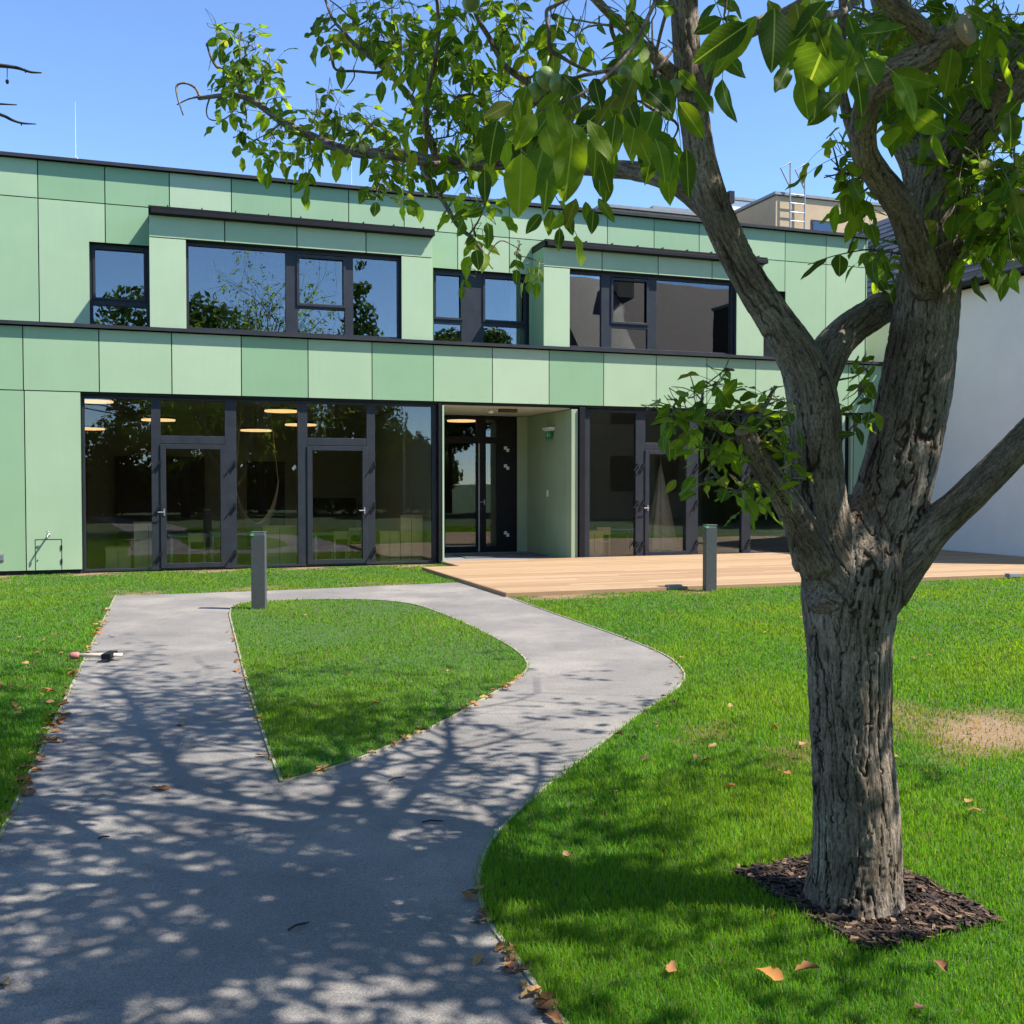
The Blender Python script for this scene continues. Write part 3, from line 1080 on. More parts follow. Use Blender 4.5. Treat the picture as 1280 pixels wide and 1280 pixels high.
for k, (u, lb) in enumerate(((1.18, 'thin white lightning rod above the left end of the flat roof'), (6.15, 'thin lightning rod on the roof edge above the left bay window'))):
    mb = MB()
    mb.tube([(0, 0, 0), (0, 0, 1.0)], [.006, .003], 6)
    mb.box(-.04, .04, -.04, .04, -.12, .0)
    o = mb.build('lightning_rod', 'white_paint')
    o.location = tuple(W(u, UP + .3 + k * .0, 7.275 + .12))
    tag(o, lb, 'lightning rod', 'lightning rods on the roof')
mb = MB()
mb.tube([(0, 0, 0), (0, 0, .55)], .010, 6)
for z in (.2, .34):
    mb.tube([(-.14, 0, z), (.14, 0, z)], .007, 6)
mb.box(-.12, .12, -.12, .12, -.03, .0)
o = mb.build('roof_antenna', 'steel')
o.location = tuple(W(8.55, UP + .6, 7.20))
tag(o, 'small metal aerial with two crossbars on the roof behind the parapet', 'antenna')

# timber deck
deck = empty('timber_deck', W(7.0, 0, 0), ANG)
tag(deck, 'low terrace deck of warm timber boards in front of the right rooms', 'deck')
mb = MB()
D = 5.88
k = 0
y = -D
while y < -.02:
    # boards run along the facade, in lengths with staggered joints
    x = 0.0 if y < -1.3 else .70
    j = (k * 1.37) % 3.2 + .8
    while x < 12.28:
        x2 = min(x + j, 12.28)
        mb.box(x + .001, x2 - .001, y, min(y + .139, -.012), .036, .060)
        x, j = x2, 4.0
    y += .145
    k += 1
mb.build('boards', 'deck_board', deck, .003)
mb = MB()
mb.box(-.022, -.002, -D - .02, -1.25, -.06, .058)
mb.box(.678, .698, -1.22, -.02, -.06, .058)
mb.box(-.002, .698, -1.25, -1.222, -.06, .058)
mb.box(-.02, 12.28, -D - .022, -D - .002, -.06, .058)
mb.build('fascia', 'deck_board', deck, .003)
mb = MB()
for k in range(16):
    mb.box(.2 + k * .8, .27 + k * .8, -D + .02, -.05 if k else -1.3, -.05, .034)
mb.build('joists', 'interior_dark', deck)

# bollard lamps
def bollard(p, rz, lb):
    b = empty('bollard_lamp', p, rz)
    tag(b, lb, 'bollard', 'dark square bollard lamps beside the path and deck')
    MB().box(-.085, .085, -.06, .06, -.05, .93).build('post', 'bollard_paint', b, .006)
    MB().box(-.088, .088, -.063, .063, .945, .965).build('cap', 'bollard_paint', b, .004)
    mb = MB()
    mb.box(-.075, .075, -.05, .05, .93, .945)
    mb.build('lens', 'white_paint', b)
    mb = MB()
    mb.box(-.087, -.045, -.066, -.05, .915, .944)
    mb.build('lens_corner', 'green_glow', b)
    return b


bollard(G(324, 762), .06, 'charcoal square bollard lamp on the rounded end of the lawn island')
bollard(G(887, 739), ANG - .12, 'grey square bollard lamp on the lawn before the wooden deck')
for (x, y, lb) in ((842, 738, 'small grey uplight at the deck edge beside the right bollard'), (1266, 723, 'small grey uplight at the deck edge near the white wall')):
    f = empty('ground_spotlight', G(x, y, .0), ANG)
    tag(f, lb, 'spotlight', 'small spotlights along the deck edge')
    MB().box(-.12, .12, -.05, .05, .02, .085).build('lamp_body', 'grey_flashing', f, .01)
    MB().box(-.02, .02, -.02, .02, -.05, .022).build('spike', 'black_metal', f)

# furniture glimpsed through the glass
def cabinet(u, v, w_, d_, h, lb):
    c = empty('wooden_cabinet', W(u, v, .01), ANG)
    tag(c, lb, 'cabinet', 'low wooden cabinets behind the ground floor glass')
    MB().box(0, w_, 0, d_, 0, h).build('body', 'light_wood', c, .005)
    MB().box(-.01, w_ + .01, -.01, d_ + .01, h, h + .02).build('top', 'light_wood', c, .004)
    mb = MB()
    mb.box(w_ * .5 - .004, w_ * .5 + .004, -.004, 0, .04, h - .04)
    mb.build('door_gap', 'interior_dark', c)


cabinet(1.62, .55, .42, .4, .38, 'lowest wooden cabinet behind the leftmost tall window')
cabinet(2.1, .62, .5, .45, .82, 'taller wooden cabinet behind the leftmost tall window')
cabinet(4.38, .60, .62, .45, .72, 'wooden cabinet standing behind the glass between the two terrace doors')
cabinet(6.6, .55, .40, .4, .60, 'lower wooden cabinet behind the glass left of the entrance corner')
cabinet(7.05, .70, .45, .45, .90, 'tall wooden cabinet behind the glass nearest the entrance')
cabinet(10.95, .50, .40, .4, .55, 'wooden cabinet behind the first pane right of the entrance')


def table(u, v, lb, rz=0):
    t = empty('play_table', W(u, v, .01), ANG + rz)
    tag(t, lb, 'table', 'low play tables inside the rooms')
    MB().box(-.6, .6, -.35, .35, .53, .56).build('tabletop', 'table_top', t, .004)
    for x in (-.56, .52):
        for y in (-.31, .27):
            MB().box(x, x + .04, y, y + .04, 0, .53).build('leg', 'white_paint', t)


def chair(u, v, rz, lb):
    t = empty('small_chair', W(u, v, .01), ANG + rz)
    tag(t, lb, 'chair', 'small wooden chairs inside the rooms')
    MB().box(-.16, .16, -.16, .16, .30, .32).build('seat', 'light_wood', t, .004)
    MB().box(-.16, .16, .14, .16, .46, .62).build('backrest', 'light_wood', t, .004)
    for x in (-.15, .12):
        MB().box(x, x + .03, .13, .16, 0, .62).build('leg', 'light_wood', t)
        MB().box(x, x + .03, -.16, -.13, 0, .30).build('leg', 'light_wood', t)


table(3.3, 1.5, 'low play table with pale green top behind the left terrace door')
table(4.1, 2.6, 'low play table deeper in the left room')
table(6.0, 1.5, 'low play table behind the terrace door nearer the entrance')
table(12.0, 1.5, 'low play table in the room right of the entrance')
chair(3.2, .95, 3.14, 'small wooden chair in front of the left play table')
chair(5.9, .95, 3.14, 'small wooden chair by the table behind the second terrace door')
chair(6.5, 2.2, .2, 'small wooden chair on the far side of the second table')
chair(13.1, 1.0, 1.2, 'small wooden chair behind the right terrace door')
chair(11.5, .95, 3.1, 'small wooden chair in the right room beside the cabinet')
for k, (x, y, v, lb) in enumerate(((118, 503, 1.4, 'glowing round pendant lamp seen at the top left of the left window'), (110, 537, 4.2, 'glowing pendant lamp deepest behind the leftmost window'),
                                   (198, 526, 3.0, 'glowing pendant lamp behind the first window post'), (352, 515, 1.5, 'largest glowing pendant lamp left of the second door'),
                                   (320, 539, 3.8, 'glowing pendant lamp low behind the middle window'), (376, 532, 3.1, 'glowing pendant lamp behind the post of the second door'),
                                   (577, 527, 3.4, 'glowing round pendant lamp over the entrance door'))):
    d = ray(x, y)
    t = ((P0 - np.array([0, 0, CAM_H])) @ N + v) / (d @ N)
    p = np.array([0, 0, CAM_H]) + d * t
    lp = empty('pendant_lamp', p)
    tag(lp, lb, 'lamp', 'round pendant lamps on the ground floor ceiling')
    mb = MB()
    mb.tube([(0, 0, 0), (0, 0, .03)], [.33, .33], 32)
    mb.build('diffuser', 'lamp_disc', lp)
    mb = MB()
    mb.tube([(0, 0, .031), (0, 0, .07)], [.35, .33], 32)
    mb.tube([(0, 0, .07), (0, 0, 3.2 - p[2])], .006, 6)
    mb.build('shade', 'black_metal', lp)
# hammock and closed parasol
hm = empty('hanging_hammock', W(4.55, 3.6, 0), ANG)
tag(hm, 'pale fabric hammock hanging in the left room behind the middle window', 'hammock')
hp = np.array([(-.46, 0, 1.6), (-.40, 0, 1.15), (-.25, 0, .68), (0, 0, .45), (.25, 0, .68), (.40, 0, 1.15), (.46, 0, 1.6)])
hp = catmull(hp, 5)
mb = MB()
for s in range(8):
    y0, y1 = -.28 + s * .07, -.28 + (s + 1) * .07
    for i in range(len(hp) - 1):
        f0 = .15 + .85 * math.sin(math.pi * i / (len(hp) - 1))
        f1 = .15 + .85 * math.sin(math.pi * (i + 1) / (len(hp) - 1))
        sg = lambda yy: .25 * (yy / .28) ** 2
        a, b = hp[i], hp[i + 1]
        mb.add([(a[0], y0 * f0, a[2] + sg(y0) * f0), (b[0], y0 * f1, b[2] + sg(y0) * f1), (b[0], y1 * f1, b[2] + sg(y1) * f1), (a[0], y1 * f0, a[2] + sg(y1) * f0)], [(0, 1, 2, 3)])
ho = mb.build('fabric', 'cloth', hm)
sd = ho.modifiers.new('thick', 'SOLIDIFY')
sd.thickness = .012
mb = MB()
mb.tube([(-.46, 0, 1.6), (-.3, 0, 3.2)], .008, 6)
mb.tube([(.46, 0, 1.6), (.3, 0, 3.2)], .008, 6)
mb.build('rope', 'cloth', hm)
cp = empty('play_tent', W(12.92, .95, .015), ANG)
tag(cp, 'pointed cream fabric play canopy behind the right terrace door', 'canopy')
mb = MB()
prof = [(0, 2.0), (.03, 1.9), (.14, 1.3), (.26, .7), (.36, .12)]
nn = 40
vs = []
for r, z in prof:
    for k in range(nn):
        rr = r * (1 + .10 * math.cos(k * 10 * 2 * math.pi / nn))
        vs.append((rr * math.cos(2 * math.pi * k / nn), rr * math.sin(2 * math.pi * k / nn), z))
fs = [(i * nn + k, (i + 1) * nn + k, (i + 1) * nn + (k + 1) % nn, i * nn + (k + 1) % nn) for i in range(len(prof) - 1) for k in range(nn)]
mb.add(vs, fs)
mb.build('canopy_cloth', 'cloth', cp, smooth=True)
mb = MB()
mb.tube([(0, 0, 1.98), (0, 0, 3.2)], .006, 6)
mb.build('cord', 'cloth', cp)

# ------------------------------------------------------------------ neighbour house with white wall
WU = 19.32
V0, V1, EAVE = -5.4, 9.5, 5.92
nb = empty('white_house', W(WU, 0, 0), ANG)
tag(nb, 'white rendered house with dark slate roof beyond the right end of the deck', 'house')
MB().box(0, 9.0, V0, V1, -.1, EAVE).build('wall', 'white_render', nb)
mb = MB()
RA = math.radians(42)
ca, sa = math.cos(RA), math.sin(RA)
rows, L = 17, .42
for r in range(rows):
    s0 = r * L * .75 - .38
    x0, z0 = s0 * ca, EAVE + .12 + s0 * sa + .03
    x1, z1 = (s0 + L) * ca, EAVE + .12 + (s0 + L) * sa
    off = (r % 2) * .3
    v = V0 - .2 - off
    while v < V1:
        a, b = max(v + .004, V0 - .2), min(v + .596, V1)
        if b > a:
            mb.add([(x0, a, z0), (x0, b, z0), (x1, b, z1), (x1, a, z1), (x0, a, z0 - .012), (x0, b, z0 - .012)], [(0, 3, 2, 1), (0, 1, 5, 4)])
        v += .6
mb.build('roof_slates', 'slate', nb)
mb = MB()
zr = (rows * L * .75 - .1)
mb.add([(-.28 * 1, V0 - .2, EAVE - .10), (zr * ca, V0 - .2, EAVE + .06 + zr * sa), (2 * zr * ca + .1, V0 - .2, EAVE - .1),
        (-.28, V1, EAVE - .10), (zr * ca, V1, EAVE + .06 + zr * sa), (2 * zr * ca + .1, V1, EAVE - .1)], [(0, 1, 4, 3), (1, 2, 5, 4), (0, 3, 5, 2), (0, 2, 1), (3, 4, 5)])
mb.build('roof_deck', 'backing', nb)
mb = MB()
ng = 10
for a in range(ng):
    pass
pts = [(-.36 + .07 * math.cos(t), -.0 + EAVE - .02 + .07 * math.sin(t)) for t in np.linspace(math.pi, 2 * math.pi, 9)]
for (a, b) in zip(pts[:-1], pts[1:]):
    mb.add([(a[0], V0 - .2, a[1]), (a[0], V1, a[1]), (b[0], V1, b[1]), (b[0], V0 - .2, b[1])], [(0, 1, 2, 3)])
mb.box(-.28, .0, V0 - .2, V1, EAVE - .10, EAVE - .06)
mb.build('gutter', 'dark_metal', nb)

# house with a brown roof further towards the street (shows in the upper panes)
h2 = empty('brown_roof_house', W(20.4, -30, 0), ANG)
tag(h2, 'house with brown tiled roof reflected in the right bay window', 'house')
MB().box(0, 16, 0, 8, -.1, 7.2).build('wall', 'beige_render', h2)
mb = MB()
mb.add([(-.3, -.4, 7.1), (-.3, 4, 11.4), (-.3, 8.4, 7.1), (16.3, -.4, 7.1), (16.3, 4, 11.4), (16.3, 8.4, 7.1)], [(0, 3, 4, 1), (1, 4, 5, 2), (0, 2, 5, 3), (0, 1, 2), (3, 5, 4)])
rf = mb.build('roof', 'roof_brown', h2)
MB().box(3.0, 3.8, 4.2, 5.0, 10.4, 12.2).build('chimney', 'beige_render', rf)
MB().box(6.0, 15.5, 8.6, 12, -.1, 9.3).build('annex', 'interior_dark', h2)
MB().box(5.9, 15.6, 8.55, 12.1, 9.31, 9.45).build('annex_roof_edge', 'grey_flashing', h2)
MB().box(9.0, 11.0, 11.98, 12.05, 7.2, 8.7).build('window', 'grey_flashing', h2)
for u in (1.2, 3.4):
    for z in (1.2, 4.2):
        MB().box(u, u + 1.2, 7.98, 8.03, z, z + 1.6).build('window', 'dark_metal', h2)

# beige building behind the roof
bg = empty('beige_building', W(23.17, 12, 0), ANG)
tag(bg, 'beige flat roofed building rising behind the green facade', 'building')
MB().box(0, 14, 0, 9, 0, 11.68).build('wall', 'beige_render', bg)
MB().box(-.08, 14.1, -.08, 9, 11.70, 11.80).build('roof_edge', 'grey_flashing', bg)
wf = MB().box(1.46, 2.45, -.02, .06, 10.0, 10.96).build('window', 'dark_metal', bg)
MB().box(1.53, 2.38, -.03, -.021, 10.08, 10.89).build('glass', 'window_glass', wf)
b2 = empty('beige_annex', W(17.2, 13.5, 0), ANG)
tag(b2, 'long low beige roof block with grey edge left of the ladder', 'building')
MB().box(0, 4.6, 0, 6, 0, 11.10).build('wall', 'beige_render', b2)
MB().box(-.1, 4.7, -.1, 6, 11.12, 11.22).build('roof_edge', 'grey_flashing', b2)
mb = MB()
mb.box(2.2, 4.2, .5, 3.0, 11.22, 11.5)
mb.build('roof_block', 'grey_flashing', b2)
b3 = empty('white_roof_hut', W(25.5, 19.0, 0), ANG)
tag(b3, 'white rooftop block with dark cap partly behind the limb', 'building')
MB().box(-.4, 1.2, 0, 4, 0, 13.55).build('wall', 'white_paint', b3)
MB().box(-.5, 1.3, -.1, 4.1, 13.57, 13.68).build('roof_edge', 'grey_flashing', b3)
fl = empty('roof_flue', W(22.55, 15.0, 10.5), ANG)
tag(fl, 'cluster of black louvred roof vents beside the white block', 'vent')
for k in range(3):
    MB().box(-.1 + k * .34, .12 + k * .34, 0, .5, 1.5 + .1 * k, 1.95 + .1 * k).build('vent_hood', 'black_metal', fl)
mb = MB()
for k in range(3):
    mb.tube([(.0 + k * .34, .25, .0), (.0 + k * .34, .25, 1.6)], .08, 8)
mb.build('pipe', 'steel', fl)
ld = empty('roof_ladder', W(23.62, 11.80, 10.6), ANG)
tag(ld, 'steel roof ladder with angled handrails leaning on the beige building', 'ladder')
for s in (0, .60):
    mb = MB()
    mb.tube([(s, 0, -.2), (s, 0, 2.22)], .030, 8)
    mb.tube([(s, 0, 2.22), (s - .38, 0.02, 1.98), (s, 0.02, 1.36)], .028, 8)
    mb.build('side_rail', 'steel', ld)
for k in range(5):
    mb = MB()
    mb.tube([(0, 0, -.12 + k * .31), (.60, 0, -.12 + k * .31)], .020, 8)
    mb.build('rung', 'steel', ld)

# ------------------------------------------------------------------ walnut tree: limbs
tree = empty('walnut_tree', TRUNK)
tag(tree, 'old walnut tree with forked grey bark trunk standing in a square mulch bed', 'tree')
TP = TRUNK.copy()


def limb(spec, k=6):
    """spec: (px, py, depth, radius_px) -> smooth list of points and radii"""
    c = []
    for (x, y, d, r) in spec:
        p = P(x, y, d)
        c.append([*p, r * d / 1280])
    c = catmull(c, k)
    return c[:, :3], np.maximum(c[:, 3], .0015)


thick = []      # merged into one continuous trunk mesh
thin = []       # slender branches, kept as tubes
base = TRUNK + np.array([0, 0, -.08])
tr_p = [[*base, .215], [*(TRUNK + np.array([.0, 0, .04])), .178]]
for (x, y, d, r) in [(1071, 1060, 3.73, 55), (1066, 960, 3.73, 51), (1063, 880, 3.73, 50), (1061, 800, 3.73, 53), (1063, 745, 3.73, 61), (1069, 700, 3.73, 60), (1074, 660, 3.73, 44), (1078, 620, 3.73, 20)]:
    tr_p.append([*P(x, y, d), r * d / 1280])
tr_c = catmull(tr_p, 6)
thick.append((tr_c[:, :3], tr_c[:, 3]))
A = [(1055, 735, 3.70, 48), (1032, 680, 3.68, 40), (1022, 620, 3.66, 35), (1019, 560, 3.64, 32), (1016, 505, 3.62, 32), (1002, 455, 3.60, 28), (974, 408, 3.58, 24), (937, 350, 3.56, 21.5),
     (906, 290, 3.55, 20.5), (882, 225, 3.54, 20), (869, 155, 3.53, 18.5), (859, 80, 3.52, 17), (855, 0, 3.50, 17), (848, -90, 3.46, 16), (858, -200, 3.42, 14), (845, -330, 3.40, 12), (870, -480, 3.35, 8)]
thick.append(limb(A))
A2 = [(1014, 490, 3.62, 28), (1036, 442, 3.68, 24), (1062, 412, 3.76, 21.5), (1095, 390, 3.88, 20.5), (1130, 365, 4.02, 20), (1160, 310, 4.15, 21), (1172, 220, 4.25, 19), (1150, 110, 4.3, 17), (1118, 0, 4.35, 15), (1100, -120, 4.4, 12), (1110, -260, 4.5, 8)]
thick.append(limb(A2))
B = [(1078, 745, 3.74, 52), (1093, 690, 3.74, 49), (1114, 620, 3.74, 46), (1132, 545, 3.74, 44), (1147, 465, 3.73, 42.5), (1157, 390, 3.72, 40), (1163, 325, 3.72, 36), (1168, 262, 3.72, 34), (1182, 205, 3.72, 34), (1214, 160, 3.70, 33), (1252, 112, 3.68, 32), (1300, 55, 3.64, 33), (1350, -30, 3.6, 30), (1380, -150, 3.6, 26), (1370, -300, 3.6, 20)]
thick.append(limb(B))
B3 = [(1168, 250, 3.74, 32), (1152, 200, 3.80, 27), (1128, 150, 3.9, 24), (1112, 90, 4.0, 21), (1108, 0, 4.1, 18), (1060, -120, 4.2, 15), (1000, -260, 4.3, 11)]
thick.append(limb(B3))
B2 = [(1158, 355, 3.60, 21), (1144, 305, 3.50, 19.5), (1126, 258, 3.42, 18), (1098, 220, 3.34, 17), (1081, 190, 3.26, 16.5), (1080, 150, 3.16, 16.5), (1092, 112, 3.06, 17), (1125, 86, 2.98, 18), (1162, 66, 2.9, 19.5), (1196, 44, 2.84, 20), (1206, 37, 2.82, 20)]
thick.append(limb(B2))
B2b = [(1170, 58, 2.9, 15), (1145, 30, 2.84, 13), (1118, 8, 2.78, 12), (1085, -30, 2.7, 11), (1040, -100, 2.6, 9), (980, -200, 2.5, 7)]
thick.append(limb(B2b))
C = [(1095, 745, 3.72, 36), (1130, 700, 3.70, 30), (1165, 660, 3.66, 24.5), (1200, 630, 3.62, 21.5), (1240, 591, 3.58, 20.5), (1285, 545, 3.54, 19.5), (1345, 478, 3.5, 18), (1420, 370, 3.4, 20), (1480, 230, 3.3, 17), (1530, 60, 3.2, 13)]
thick.append(limb(C))
Dl = [(1020, 700, 3.64, 30), (998, 652, 3.56, 20), (975, 614, 3.5, 17), (952, 580, 3.46, 15.5), (938, 556, 3.44, 14), (930, 540, 3.43, 13)]
thick.append(limb(Dl))
# knots and swellings: short stubs
for sp in ([(1035, 742, 3.66, 34), (1019, 738, 3.64, 21)],):
    thick.append(limb(sp, 2))
E = [(888, 262, 3.56, 17), (862, 240, 3.6, 14.5), (832, 224, 3.66, 13), (795, 214, 3.75, 12), (745, 210, 3.9, 11), (690, 204, 4.1, 10.5), (640, 202, 4.3, 10), (590, 205, 4.5, 9.6), (545, 203, 4.7, 8.8), (497, 193, 4.9, 7.6),
     (448, 191, 5.1, 6.6), (415, 182, 5.25, 5.8), (385, 168, 5.4, 5.2), (352, 152, 5.55, 4.6), (322, 130, 5.7, 4.0), (300, 120, 5.8, 3.6), (272, 120, 5.9, 3.0), (248, 123, 6.0, 2.8)]
thick.append(limb(E))

tb = MB()


def twig(spec, k=4, n=6):
    p, r = limb(spec, k)
    tb.tube(p, r, n)
    thin.append((p, r))


# bare curling ends at the left tip of the long branch
twig([(250, 121, 6.0, 2.2), (244, 110, 6.0, 1.6), (232, 104, 6.0, 1.4), (221, 107, 6.0, 1.3), (222, 122, 6.0, 1.2), (229, 144, 6.0, .8)])
twig([(248, 121, 6.0, 1.4), (235, 124, 6.0, 1.0), (221, 131, 6.0, .7)])
twig([(283, 89, 5.85, 2.2), (272, 84, 5.9, 2.2), (264, 72, 5.9, 1.6), (258, 54, 5.9, 1.0)])
twig([(268, 76, 5.9, 1.0), (272, 62, 5.9, .8), (269, 50, 5.9, .5)])
twig([(262, 122, 5.9, 1.2), (258, 138, 5.9, .9), (262, 149, 5.9, .8), (277, 150, 5.9, .7), (290, 142, 5.9, .6)])
twig([(300, 121, 5.8, 2.0), (299, 95, 5.8, 1.6), (300, 60, 5.8, 1.0), (298, 42, 5.8, .7)])
twig([(322, 130, 5.7, 1.5), (330, 110, 5.7, 1.1), (326, 80, 5.7, .7)])
twig([(305, 124, 5.8, 1.2), (308, 150, 5.8, .8), (300, 172, 5.8, .5)])
twig([(385, 168, 5.4, 1.6), (392, 150, 5.4, 1.1), (405, 128, 5.4, .8), (414, 112, 5.4, .6)])
twig([(385, 170, 5.4, 1.4), (390, 190, 5.4, .9), (388, 202, 5.4, .5)])
twig([(448, 191, 5.1, 1.6), (452, 170, 5.1, 1.1), (470, 148, 5.1, .8)])
twig([(470, 192, 5.0, 1.5), (478, 212, 5.0, 1.0), (470, 238, 5.0, .6)])
twig([(480, 205, 5.0, 1.2), (495, 215, 5.0, .9), (510, 232, 5.0, .6)])
twig([(352, 152, 5.55, 1.4), (338, 165, 5.55, .9), (318, 175, 5.55, .5)])
# the forked upper branch
F1 = [(548, 204, 4.7, 5.5), (538, 175, 4.75, 4.8), (528, 150, 4.8, 4.3), (517, 126, 4.85, 4.0), (500, 106, 4.9, 3.6), (480, 86, 4.95, 3.2), (458, 68, 5.0, 2.9), (440, 52, 5.05, 2.6), (428, 38, 5.1, 2.2), (415, 22, 5.15, 1.7), (404, -8, 5.2, 1.4)]
twig(F1, 5, 8)
twig([(482, 88, 4.95, 2.0), (470, 91, 4.95, 1.7), (445, 89, 4.95, 1.6), (420, 87, 4.95, 1.7), (414, 70, 4.95, 1.6), (408, 55, 4.95, 1.3)], 4)
twig([(449, 62, 5.0, 1.6), (452, 45, 5.0, 1.3), (444, 28, 5.0, 1.0), (425, 10, 5.0, .9), (412, 0, 5.0, .7)], 4)
twig([(443, 89, 4.95, 1.0), (442, 98, 4.95, .8), (432, 112, 4.95, .5)])
twig([(452, 60, 5.0, 1.2), (470, 52, 5.0, 1.0), (490, 54, 5.0, .8)])
twig([(545, 196, 4.6, 5), (540, 178, 4.55, 4.2), (533, 160, 4.5, 4), (534, 120, 4.4, 3.4), (545, 70, 4.3, 2.8), (548, 20, 4.2, 2.4), (540, -40, 4.1, 2)], 5, 8)
twig([(640, 90, 4.0, 4.2), (628, 78, 4.05, 3.8), (612, 48, 4.1, 3.3), (596, 20, 4.15, 3.0), (586, -20, 4.2, 2.6)], 5, 8)
twig([(730, 212, 3.95, 4.5), (700, 160, 4.0, 4.2), (668, 112, 4.0, 4.0), (640, 90, 4.0, 4.0)], 5, 8)
twig([(566, 122, 4.4, 1.6), (590, 118, 4.4, 1.4), (612, 128, 4.4, 1.2), (625, 135, 4.4, 1)], 4)
twig([(552, 205, 4.6, 4.2), (528, 208, 4.55, 3.6), (540, 228, 4.5, 3.4), (558, 258, 4.45, 3.2), (572, 282, 4.4, 2.8), (588, 296, 4.35, 2.4), (600, 310, 4.3, 2.0), (608, 325, 4.3, 1.5), (616, 336, 4.28, .9)], 5, 8)
twig([(586, 294, 4.36, 1.4), (598, 276, 4.36, 1.1), (608, 252, 4.36, .8)])
twig([(608, 325, 4.3, 1.0), (614, 312, 4.3, .9), (626, 301, 4.3, .8), (640, 306, 4.3, .7), (650, 312, 4.3, .6)])
# upper branches off the left stem
twig([(862, 105, 3.50, 11), (840, 92, 3.45, 9.5), (820, 72, 3.40, 8.5), (800, 54, 3.3, 7), (775, 30, 3.2, 6), (745, 0, 3.1, 5), (690, -60, 3.0, 4)], 5, 10)
twig([(866, 130, 3.5, 6), (830, 98, 3.44, 4.6), (790, 78, 3.3, 3.2), (776, 62, 3.2, 3.0), (765, 40, 3.1, 2.8), (762, 15, 3.0, 2.5), (740, -10, 2.9, 2.2)], 5, 8)
twig([(776, 64, 3.2, 2.6), (776, 80, 3.1, 2.2), (766, 100, 3.0, 1.6)], 4)
twig([(745, 92, 3.1, 1.8), (720, 82, 3.1, 2.0), (700, 70, 3.1, 2.6), (688, 62, 3.1, 3.0), (686, 40, 3.1, 2.8), (683, 15, 3.1, 2.6), (692, 8, 3.1, 2.4), (710, -2, 3.1, 2.4)], 4)
twig([(690, 64, 3.1, 1.8), (684, 82, 3.1, 1.6), (668, 94, 3.1, 1.3), (650, 100, 3.1, 1.0)], 4)
twig([(872, 130, 3.5, 12), (892, 72, 3.45, 10), (920, 48, 3.4, 9), (960, 28, 3.3, 8), (1010, 0, 3.2, 7), (1060, -40, 3.1, 6)], 5, 10)
twig([(1078, 190, 3.3, 9), (1064, 160, 3.3, 7.5), (1056, 130, 3.3, 6.5), (1050, 90, 3.3, 5.5), (1054, 30, 3.3, 5), (1050, -30, 3.3, 4)], 5, 8)
twig([(1102, 240, 3.4, 2), (1080, 222, 3.4, 1.6), (1050, 218, 3.4, 1.2), (1030, 222, 3.4, .8)], 4)
twig([(1190, 300, 3.9, 9), (1202, 318, 3.9, 8), (1210, 306, 3.85, 6), (1230, 280, 3.8, 4), (1262, 262, 3.7, 3), (1300, 250, 3.6, 2)], 4, 8)
twig([(1240, 130, 3.5, 6), (1262, 98, 3.3, 5), (1290, 92, 3.2, 4.4), (1330, 100, 3.1, 4)], 4, 8)
twig([(1128, 318, 3.8, 2), (1110, 315, 3.85, 1.5), (1085, 312, 3.9, 1.2), (1060, 316, 3.7, .9), (1035, 322, 3.6, .7), (1010, 331, 3.5, .5)], 4)
# twigs sprouting from the sawn stub and from the left stem
stub = (934, 552, 3.44)
for sp in ([(931, 545, 3.43, 4), (912, 548, 3.40, 2.2), (895, 535, 3.38, 1.8), (880, 510, 3.36, 1.4), (880, 485, 3.35, 1.0), (908, 461, 3.34, .6)],
           [(897, 537, 3.38, 1.6), (876, 530, 3.38, 1.2), (850, 512, 3.38, .9), (815, 500, 3.38, .6)],
           [(894, 540, 3.38, 1.4), (886, 562, 3.38, 1.1), (888, 585, 3.38, .8), (880, 600, 3.38, .6)],
           [(934, 545, 3.43, 3), (950, 520, 3.40, 2), (962, 500, 3.40, 1.4), (968, 482, 3.40, .8)],
           [(944, 560, 3.43, 3), (962, 552, 3.42, 2), (975, 545, 3.42, 1.4), (985, 560, 3.42, 1)],
           [(940, 590, 3.44, 2), (930, 606, 3.40, 1.4), (942, 625, 3.38, 1), (950, 645, 3.38, .7)],
           [(948, 594, 3.44, 2), (925, 612, 3.4, 1.2), (905, 608, 3.38, .7)],
           [(1043, 522, 3.62, 2), (1060, 510, 3.60, 1.4), (1074, 494, 3.60, 1), (1082, 480, 3.6, .6)],
           [(1048, 475, 3.62, 1.5), (1070, 470, 3.6, 1.1), (1086, 458, 3.6, .8), (1092, 450, 3.6, .5)],
           [(1044, 560, 3.62, 2), (1060, 540, 3.58, 1.2), (1070, 528, 3.56, .7)]):
    twig(sp)

# ---- the crown above the picture: limbs forking up and outwards
def in_view(p, mx=60, top=-25):
    x, y, f = project(p)
    return (f > .1) & (x > -mx) & (x < 1280 + mx) & (y > top) & (y < 1280)


crown_tips = []


